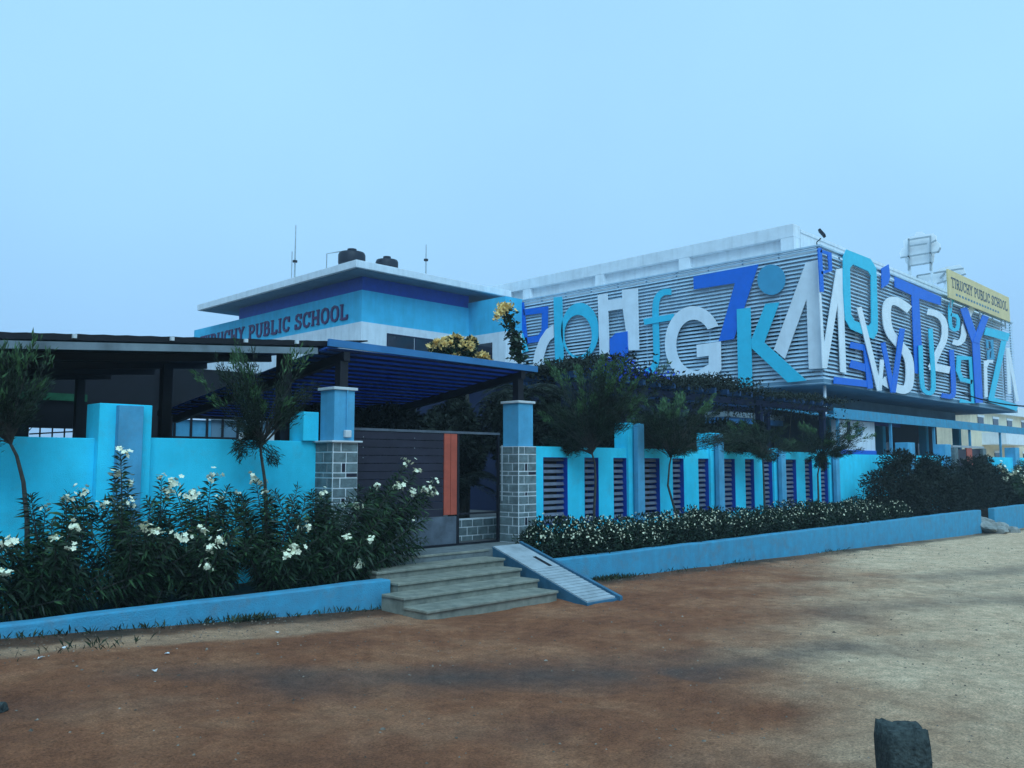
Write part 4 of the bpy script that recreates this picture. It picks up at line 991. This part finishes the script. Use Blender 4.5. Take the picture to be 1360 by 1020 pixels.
for i, bx in enumerate(obx):
    rr = random.Random(100 + i); tips = []
    for k in range(30 if i < 6 else 20):
        if i < 6: tips.append((bx + rr.gauss(0, .36), 9.5 + rr.gauss(0, .22), rr.uniform(.65, 1.55) - (.25 if bx < 2.8 else 0) * rr.random()))
        else: q_ = at(rr.uniform(490, 572), rr.uniform(628, 735), 'Y', 9.45 + rr.uniform(-.15, .2)); tips.append(tuple(q_))
    for k in range(26): tips.append((bx + rr.gauss(0, .42), 9.25 + rr.uniform(-.18, .2), rr.uniform(.48, 1.05)))
    oleander(olabs[i], (bx, 9.52 if i < 6 else 9.58, .28), tips, own[i], 20 + i)
# far oleander on the right
rr = random.Random(5); tips = [(37.5 + rr.gauss(0, 1.0), 9.6 + rr.gauss(0, .3), rr.uniform(.8, 2.0)) for _ in range(46)]
oleander('white flowering oleander beyond the far gate', (37.5, 9.6, .25), tips, [tuple(at(x, y, 'Y', 9.4)) for x, y in ((1331, 624), (1338, 630), (1345, 628), (1352, 622), (1357, 631), (1328, 618), (1356, 640), (1333, 634))], 40, 1.2, .22)
for o in bpy.data.objects:
    if o.parent and o.parent.get('label', '').startswith('white flowering oleander beyond') and o.name.startswith('flower'): o.scale = (2.0, 2.0, 2.0)

def feathery_tree(label, trunk_px, Y, crown, nb, seed, needles=190, nl=.085, group='thin feathery trees along the wall', droop=.1, cat='tree', leaf='leaf_tree', fork=.78):
    rr = random.Random(seed); r = np.random.default_rng(seed)
    tp = [at(x, y, 'Y', Y) for x, y in trunk_px]; tp[0].z = .25; base = tp[0].copy()
    t = thing('feathery_tree', label, cat, tuple(base), group)
    pts = [p - base for p in tp]
    x0, y0, x1, y1 = crown
    a, b = at(x0, (y0 + y1) / 2, 'Y', Y) - base, at(x1, (y0 + y1) / 2, 'Y', Y) - base; zt = (at((x0 + x1) / 2, y0, 'Y', Y) - base).z; zb = (at((x0 + x1) / 2, y1, 'Y', Y) - base).z
    cx, hw, cz, hz = (a.x + b.x) / 2, abs(b.x - a.x) / 2, (zt + zb) / 2, (zt - zb) / 2
    hd = hw * .75
    lobes_ = []
    while len(lobes_) < 13:
        u = Vector((rr.uniform(-1, 1), rr.uniform(-1, 1), rr.uniform(-1, 1)))
        if .35 < u.length < 1 and not (u.z < -.5 and abs(u.x) > .6): lobes_.append(u)
    MB().tube(pts, [.028, .025, .021, .017, .012][:len(pts)] if len(pts) <= 5 else .02, 7).build('trunk', 'bark', t, smooth=True, fix=False)
    mb = MB(); P, D, Ls, tipf = [], [], [], []
    for k in range(nb):
        lb = lobes_[rr.randrange(len(lobes_))]
        u = lb + Vector((rr.gauss(0, .15), rr.gauss(0, .15), rr.gauss(0, .17)))
        shoot = rr.random() < .10
        if shoot: u.z = rr.uniform(.9, 1.2)
        e = Vector((cx + u.x * hw, u.y * hd, cz + u.z * hz))
        s = pts[-1].lerp(pts[-2], rr.uniform(0, .5))
        m_ = s.lerp(e, .5) + Vector((rr.gauss(0, .04), rr.gauss(0, .04), (.10 if e.z > s.z else .16) * hz))
        cp = [s * (1 - v) ** 2 + m_ * 2 * v * (1 - v) + e * v * v for v in [i / 6 for i in range(7)]]
        mb.tube(cp, [.008 * (1 - .8 * i / 6) for i in range(7)], 4, cap=False)
        top = shoot or (u.z > -.1 and rr.random() < .35)
        for j in range(needles):
            v = rr.uniform(.35, 1.0) ** .8; i = min(int(v * 6), 5); p = cp[i].lerp(cp[i + 1], v * 6 - i); d = (cp[i + 1] - cp[i]).normalized()
            sp = .055 * (1.15 - v) + .014
            P.append(tuple(p + Vector((rr.gauss(0, sp), rr.gauss(0, sp), rr.gauss(0, sp)))))
            D.append(tuple(d * 1.2 + Vector((rr.gauss(0, .55), rr.gauss(0, .55), rr.gauss(.25, .5))))); Ls.append(nl * rr.uniform(.6, 1.3)); tipf.append(top and v > .78)
    mb.build('branch', 'bark', t, fix=False)['kind'] = 'stuff'
    P = np.array(P); D = np.array(D); Ls = np.array(Ls); tipf = np.array(tipf)
    leaf_obj('crown', P[~tipf], D[~tipf], Ls[~tipf], Ls[~tipf] * .13, leaf, t, droop, seed=seed)
    if tipf.any(): leaf_obj('young_shoots', P[tipf], D[tipf], Ls[tipf], Ls[tipf] * .20, 'leaf_tip', t, 0, seed=seed + 1)
    return t
feathery_tree('feathery tree on a thin curved trunk in front of the solid wall', [(37, 800), (36, 690), (31, 640), (22, 605), (8, 578)], 9.75, (-75, 462, 70, 590), 70, 61, needles=110)
feathery_tree('feathery tree with forked top against the dark shed', [(356, 740), (353, 680), (352, 640), (347, 605), (345, 585)], 9.75, (262, 472, 428, 606), 66, 62, needles=105)
feathery_tree('densest feathery tree beside the right gate pier', [(790, 730), (789, 680), (791, 640), (790, 615), (784, 594)], 9.75, (722, 488, 852, 606), 105, 63, needles=220)
feathery_tree('feathery tree with a bent trunk by the wide wall slot', [(903, 710), (897, 680), (887, 645), (889, 618), (893, 600)], 9.75, (846, 522, 968, 606), 85, 64, needles=210)
feathery_tree('small feathery tree below the blue boxed sunshade', [(1016, 700), (1015, 660), (1014, 630), (1013, 612), (1012, 600)], 9.75, (980, 562, 1052, 612), 60, 65)
feathery_tree('small feathery tree at the end of the slotted wall', [(1085, 690), (1087, 660), (1086, 630), (1089, 615), (1091, 603)], 9.75, (1058, 562, 1120, 618), 60, 66)

def shrub(name, label, c, rx, ry, h, n, seed, leaf, ll, lw, group, cat, lobes=9, flowers=0, fl='petal', fsz=.02, taper=0.0):
    r = np.random.default_rng(seed); t = thing(name, label, cat, c, group)
    ctr = np.stack([r.uniform(-.75, .75, lobes) * rx, r.uniform(-.7, .7, lobes) * ry, r.uniform(.25, .82, lobes) * h], 1)
    rad = r.uniform(.28, .48, lobes) * min(rx, ry, h) * 1.25
    if taper: ctr[:, :2] *= (1 - taper * ctr[:, 2:3] / h)
    k = r.integers(0, lobes, n); d = r.normal(size=(n, 3)); d /= np.linalg.norm(d, axis=1, keepdims=True)
    rr_ = rad[k] * (.55 + .55 * r.random(n) ** .6)
    P = ctr[k] + d * rr_[:, None]
    fill = r.random(n) < .35
    P[fill] = np.stack([r.uniform(-1, 1, n) * rx * .92, r.uniform(-1, 1, n) * ry * .92, r.uniform(.02, .75, n) * h], 1)[fill]
    P[:, 2] = np.clip(P[:, 2], .0, h * 1.25)
    D = d + np.array([0, 0, .35]) + r.normal(size=(n, 3)) * .4
    Ls = ll * r.uniform(.6, 1.3, n)
    mb = MB()
    for i in range(lobes): mb.tube([(0, 0, 0), (ctr[i, 0] * .4, ctr[i, 1] * .4, ctr[i, 2] * .5), tuple(ctr[i])], [.02, .013, .006], 5, cap=False)
    mb.build('stem', 'bark', t, fix=False)['kind'] = 'stuff'
    leaf_obj('foliage', P, D, Ls, lw * r.uniform(.7, 1.2, n), leaf, t, .1, seed=seed)
    if flowers:
        k = r.integers(0, lobes, flowers); d = r.normal(size=(flowers, 3)); d[:, 2] = np.abs(d[:, 2]) * .8 + .05; d[:, 1] -= .4; d /= np.linalg.norm(d, axis=1, keepdims=True)
        C_ = ctr[k] + d * rad[k][:, None] * 1.12; C_[:, 2] = np.maximum(C_[:, 2], .05)
        P5, D5 = [], []
        for c_, dd in zip(C_, d):
            o1 = Vector(dd).orthogonal().normalized(); o2 = Vector(dd).cross(o1)
            for j in range(5): a = j * 1.2566; P5.append(c_); D5.append(tuple(o1 * math.cos(a) + o2 * math.sin(a) + Vector(dd) * .35))
        o = leaf_obj('flowers', P5, D5, fsz, fsz * .8, fl, t, 0, 'stuff', seed + 3)
    return t
# low hedge, plant by plant
hx_ = [10.75, 11.85, 13.0, 14.2, 15.4, 16.7, 18.0, 19.4, 20.9, 22.4, 23.9]
hl = ['at the ramp edge', 'below the first wall slot', 'below the third wall slot', 'below the fourth wall slot', 'under the bent thin trunk', 'below the sixth wall slot', 'below the seventh wall slot', 'below the ninth wall slot', 'below the tenth wall slot', 'at the last wall slot', 'next to the tall dark shrubs']
for i, x in enumerate(hx_):
    shrub('hedge_plant', 'low hedge plant with small white flowers ' + hl[i], (x, 9.45, .28), .80, .50, .50 + .06 * math.sin(i * 2.1), 5200, 200 + i, 'leaf_hedge', .075, .032, 'low white flowered hedge plants', 'hedge', 16, 210 if i < 4 else 130, 'petal', .023)
# tall dark shrubs
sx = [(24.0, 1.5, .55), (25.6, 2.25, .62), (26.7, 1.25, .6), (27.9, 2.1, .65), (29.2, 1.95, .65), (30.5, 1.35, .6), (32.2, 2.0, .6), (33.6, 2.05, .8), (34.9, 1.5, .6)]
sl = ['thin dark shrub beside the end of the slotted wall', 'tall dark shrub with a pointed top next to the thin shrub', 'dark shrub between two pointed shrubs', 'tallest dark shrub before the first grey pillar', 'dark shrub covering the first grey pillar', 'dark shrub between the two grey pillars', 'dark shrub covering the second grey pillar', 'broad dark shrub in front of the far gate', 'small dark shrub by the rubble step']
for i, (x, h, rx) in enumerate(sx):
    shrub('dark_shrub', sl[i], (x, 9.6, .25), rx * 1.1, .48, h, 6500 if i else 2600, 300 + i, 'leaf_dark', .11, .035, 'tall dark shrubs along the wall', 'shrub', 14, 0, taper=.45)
# weeds along the foot of the kerbs
def weeds(name, label, spots, seed, m='weed'):
    r = random.Random(seed); P, D, Ls = [], [], []
    for (x, y, s, n) in spots:
        for k in range(n):
            a = r.gauss(0, s); b = r.gauss(0, s * .35)
            P.append((x + a, min(y + b, 8.79), gh(x + a, min(y + b, 8.7)) - .01)); D.append((r.gauss(0, .5), r.gauss(0, .5), 1)); Ls.append(r.uniform(.04, .14))
    o = leaf_obj(name, P, D, Ls, np.array(Ls) * .14, m, None, .2, 'stuff', seed); tag(o, label, 'weeds')
sp = [(x, 8.72, .12, 26) for x in np.arange(1.8, 6.6, .35)] + [(4.75, 8.7, .14, 160), (3.0, 8.0, .25, 30), (2.6, 7.9, .25, 24)]
weeds('verge_weeds', 'straggling weeds along the foot of the left kerb', sp, 3)
weeds('kerb_weeds', 'patch of low weeds at the foot of the long kerb by the ramp', [(10.9, 8.70, .22, 260), (11.35, 8.72, .25, 160), (12.9, 8.74, .3, 50), (15, 8.74, .4, 50), (19, 8.74, .5, 60)], 4)

# ---- plants inside the gate
def palm(label, base, h, nf, fl, seed, leaf='leaf_dark', up=.5):
    rr = random.Random(seed); t = thing('palm', label, 'palm', base, 'palms inside the gate')
    MB().tube([(0, 0, 0), (.03, .02, h * .5), (.05, .0, h)], [.09, .07, .06], 8).build('trunk', 'bark', t, fix=False)
    for k in range(nf):
        a = k * 2.4 + rr.uniform(-.3, .3); el = rr.uniform(.1, 1.2) * up + .25; P, D, Ls = [], [], []
        d = Vector((math.cos(a), math.sin(a), 0)); n = 30; cp = []
        for i in range(n):
            u = i / (n - 1); p = Vector((.05, 0, h)) + d * fl * u * math.cos(el * (1 - u * .4)) + Vector((0, 0, fl * (u * math.sin(el) * 1.2 - .75 * u * u))); cp.append(p)
            sd_ = d.cross(Vector((0, 0, 1)))
            for s in (-1, 1): P.append(tuple(p)); D.append(tuple(sd_ * s + d * .6 + Vector((0, 0, .12)))); Ls.append(fl * .30 * math.sin(math.pi * (.12 + .85 * u)) + .05)
        o = leaf_obj('frond', P, D, Ls, .022 + 0 * np.array(Ls), leaf, t, .25, seed=seed + k)
    return t
def canopy_tree(name, label, base, h, rx, ry, rz, n, seed, leaf='leaf_dark', ll=.13, lw=.06, group='trees inside the school yard', flowers=0, fl='petal_yellow', lobes=22, fsz=.06):
    r = np.random.default_rng(seed); rr = random.Random(seed); t = thing(name, label, 'tree', base, group)
    ctr = []
    while len(ctr) < lobes:
        u = r.uniform(-1, 1, 3)
        if np.linalg.norm(u) < 1: ctr.append((u[0] * rx * .8, u[1] * ry * .8, h + u[2] * rz * .8))
    ctr = np.array(ctr); rad = r.uniform(.22, .4, lobes) * min(rx, ry, rz)
    mb = MB().tube([(0, 0, 0), (.04, -.03, h * .45), (0, .03, h)], [.075, .055, .035], 9)
    for c in ctr: mb.tube([(0, .0, h * .8), tuple(np.array([0, 0, h * .85]) * .5 + c * .5 + r.normal(size=3) * .06), tuple(c)], [.022, .014, .006], 5, cap=False)
    mb.build('trunk', 'bark', t, fix=False)
    k = r.integers(0, lobes, n); d = r.normal(size=(n, 3)); d /= np.linalg.norm(d, axis=1, keepdims=True)
    P = ctr[k] + d * (rad[k] * (.3 + .8 * r.random(n)))[:, None]
    leaf_obj('crown', P, d + r.normal(size=(n, 3)) * .5, ll * r.uniform(.6, 1.3, n), lw * r.uniform(.7, 1.3, n), leaf, t, .15, seed=seed)
    if flowers:
        k = r.integers(0, lobes, flowers); d = r.normal(size=(flowers, 3)); d[:, 2] = np.abs(d[:, 2]); d /= np.linalg.norm(d, axis=1, keepdims=True)
        C_ = ctr[k] + d * rad[k][:, None] * 1.1; P5, D5 = [], []
        for c_ in C_:
            for j in range(7): P5.append(c_); v = r.normal(size=3); v[2] += .3; D5.append(v)
        leaf_obj('blossom', P5, D5, fsz * r.uniform(.6, 1.2, len(P5)), fsz * .7, fl, t, 0, 'stuff', seed + 2)
    return t
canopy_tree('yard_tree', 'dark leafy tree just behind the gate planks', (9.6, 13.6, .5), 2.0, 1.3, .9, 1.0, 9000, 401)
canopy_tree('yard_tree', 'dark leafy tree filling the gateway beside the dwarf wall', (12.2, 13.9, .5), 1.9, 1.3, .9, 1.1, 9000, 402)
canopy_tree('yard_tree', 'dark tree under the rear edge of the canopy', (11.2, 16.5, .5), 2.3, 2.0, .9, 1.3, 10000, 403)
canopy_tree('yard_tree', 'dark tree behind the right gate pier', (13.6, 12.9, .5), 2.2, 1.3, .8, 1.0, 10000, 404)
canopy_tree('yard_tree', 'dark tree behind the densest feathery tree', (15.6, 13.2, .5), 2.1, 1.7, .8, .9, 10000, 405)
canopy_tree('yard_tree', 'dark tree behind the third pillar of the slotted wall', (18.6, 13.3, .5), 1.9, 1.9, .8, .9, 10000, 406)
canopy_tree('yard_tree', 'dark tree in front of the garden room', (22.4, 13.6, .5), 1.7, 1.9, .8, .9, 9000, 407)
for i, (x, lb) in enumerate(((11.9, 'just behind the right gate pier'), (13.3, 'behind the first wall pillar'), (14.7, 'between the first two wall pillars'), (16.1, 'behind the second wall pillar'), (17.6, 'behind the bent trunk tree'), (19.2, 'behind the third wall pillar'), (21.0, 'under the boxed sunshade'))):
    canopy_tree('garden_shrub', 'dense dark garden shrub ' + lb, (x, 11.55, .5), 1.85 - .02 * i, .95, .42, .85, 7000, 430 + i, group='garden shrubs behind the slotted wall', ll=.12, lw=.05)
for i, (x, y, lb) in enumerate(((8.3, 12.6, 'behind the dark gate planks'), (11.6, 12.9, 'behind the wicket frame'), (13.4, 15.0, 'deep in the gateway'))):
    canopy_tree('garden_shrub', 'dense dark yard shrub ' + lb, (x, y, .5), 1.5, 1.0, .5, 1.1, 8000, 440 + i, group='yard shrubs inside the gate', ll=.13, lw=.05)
palm('slender palm showing through the open wicket', (10.55, 12.0, .5), .9, 12, 1.0, 410)
palm('dark palm beside the right end of the blue canopy', (12.6, 12.2, .5), 2.7, 14, 1.0, 411)
palm('spiky palm rising in front of the tall cyan letter', (14.6, 12.9, .5), 2.95, 18, .95, 412, up=.9)
# yellow trumpet flowers over the canopy end
yt = at(620, 470, 'Y', 13.6)
canopy_tree('yellow_flowering_tree', 'tree with soft yellow blossom behind the canopy edge', (yt.x, 13.6, .5), yt.z - .55, 1.15, .6, .42, 5200, 420, 'leaf_oleander', .12, .05, None, 330, lobes=16, fsz=.12)
y2 = at(668, 412, 'Y', 13.0); y3 = at(690, 480, 'Y', 13.0)
VN = thing('flowering_vine', 'lone tall vine shoot topped with a yellow flower head against the letters', 'vine', (y3.x, 13.0, .5))
vp = [Vector((0, 0, 0)), Vector((.02, .05, 1.6)), Vector((0, 0, y3.z - .5)), Vector((at(683, 445, 'Y', 13.0).x - y3.x, 0, at(683, 445, 'Y', 13.0).z - .5)), Vector((y2.x - y3.x + .1, 0, y2.z - .5))]
MB().tube(vp, [.03, .025, .02, .015, .01], 6).build('stem', 'bark', VN, fix=False)
P, D = [], []
for k in range(420):
    i = random.choice((2, 2, 3)); p = vp[i].lerp(vp[i + 1] if i < 4 else vp[i], random.random()) + Vector((random.gauss(0, .07), random.gauss(0, .07), random.gauss(0, .07))); P.append(tuple(p)); D.append((random.gauss(0, 1), random.gauss(0, 1), random.gauss(0, .6)))
leaf_obj('foliage', P, D, .13, .07, 'leaf_oleander', VN, seed=8)
P, D = [], []
for k in range(420):
    u = random.random(); c = vp[4] + Vector((-.30 + u * .38, random.gauss(0, .07), -.20 + .28 * math.sin(u * 2.0) + random.gauss(0, .05))); P.append(tuple(c)); D.append((random.gauss(0, 1), random.gauss(0, 1), random.gauss(.5, .7)))
leaf_obj('blossom', P, D, .08, .05, 'petal_yellow', VN, 0, 'stuff', 9)
# creeper over the trellis
CR = thing('violet_creeper', 'dark creeper with violet blue flowers heaped over the trellis', 'creeper', (18, 12.6, 3.6))
P, D = [], []
r = np.random.default_rng(77)
n = 30000; x = r.uniform(13.4, 26.6, n); hgt = np.interp(x, [13.4, 14.5, 15.6, 16.6, 18, 19.5, 20.5, 22, 24, 26.6], [.12, .36, .46, .22, .07, .36, .30, .06, .14, .08]) * (.55 + .9 * fbm(x * 1.3, x * 0 + 3.3, 8))
P = np.stack([x - 18, r.normal(0, .55, n), r.random(n) ** .8 * hgt * 1.15 + .10 - .55 * (r.random(n) < .10) * r.random(n)], 1); D = r.normal(size=(n, 3)) + np.array([0, 0, .4])
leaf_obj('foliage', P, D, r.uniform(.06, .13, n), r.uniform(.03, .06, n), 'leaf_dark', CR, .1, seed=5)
mb = MB()
for k in range(14):
    xx = random.uniform(-4.4, 8.3); mb.tube([(xx, random.uniform(-.6, .3), -3.1 if k % 3 == 0 else 0), (xx + .1, -.3, 0), (xx + random.uniform(-1, 1), .1, .2)], .015, 5, cap=False)
mb.build('stem', 'bark', CR, fix=False)['kind'] = 'stuff'
cs = [at(787, 493, 'Y', 12.3), at(800, 500, 'Y', 12.3), at(812, 484, 'Y', 12.3), at(875, 505, 'Y', 12.3), at(845, 500, 'Y', 12.3), at(862, 506, 'Y', 12.3), at(830, 492, 'Y', 12.2), at(815, 500, 'Y', 12.1)]
P, D = [], []
for c in cs:
    for k in range(110): P.append((c.x - 18 + random.gauss(0, .17), c.y - 12.6 + random.gauss(0, .15), c.z - 3.6 + random.gauss(0, .08))); D.append((random.gauss(0, 1), random.gauss(-.4, 1), random.gauss(.3, 1)))
leaf_obj('blossom', P, D, .085, .075, 'petal_blue', CR, 0, 'stuff', 6)

# ------------------------------------------------------------------ thin morning mist
hz_ = box('haze', None, None, -620, 1020, -620, 1020, -2.2, 15.5); hz_['kind'] = 'stuff'; hz_['label'] = 'thin bluish morning mist'
hm = bpy.data.materials.new('morning_mist'); hm.use_nodes = True; ht = hm.node_tree; ht.nodes.clear()
pv = ht.nodes.new('ShaderNodeVolumePrincipled'); pv.inputs['Color'].default_value = (.80, .92, 1, 1); pv.inputs['Density'].default_value = .0012
ho = ht.nodes.new('ShaderNodeOutputMaterial'); ht.links.new(pv.outputs[0], ho.inputs['Volume'])
hz_.data.materials.append(hm)
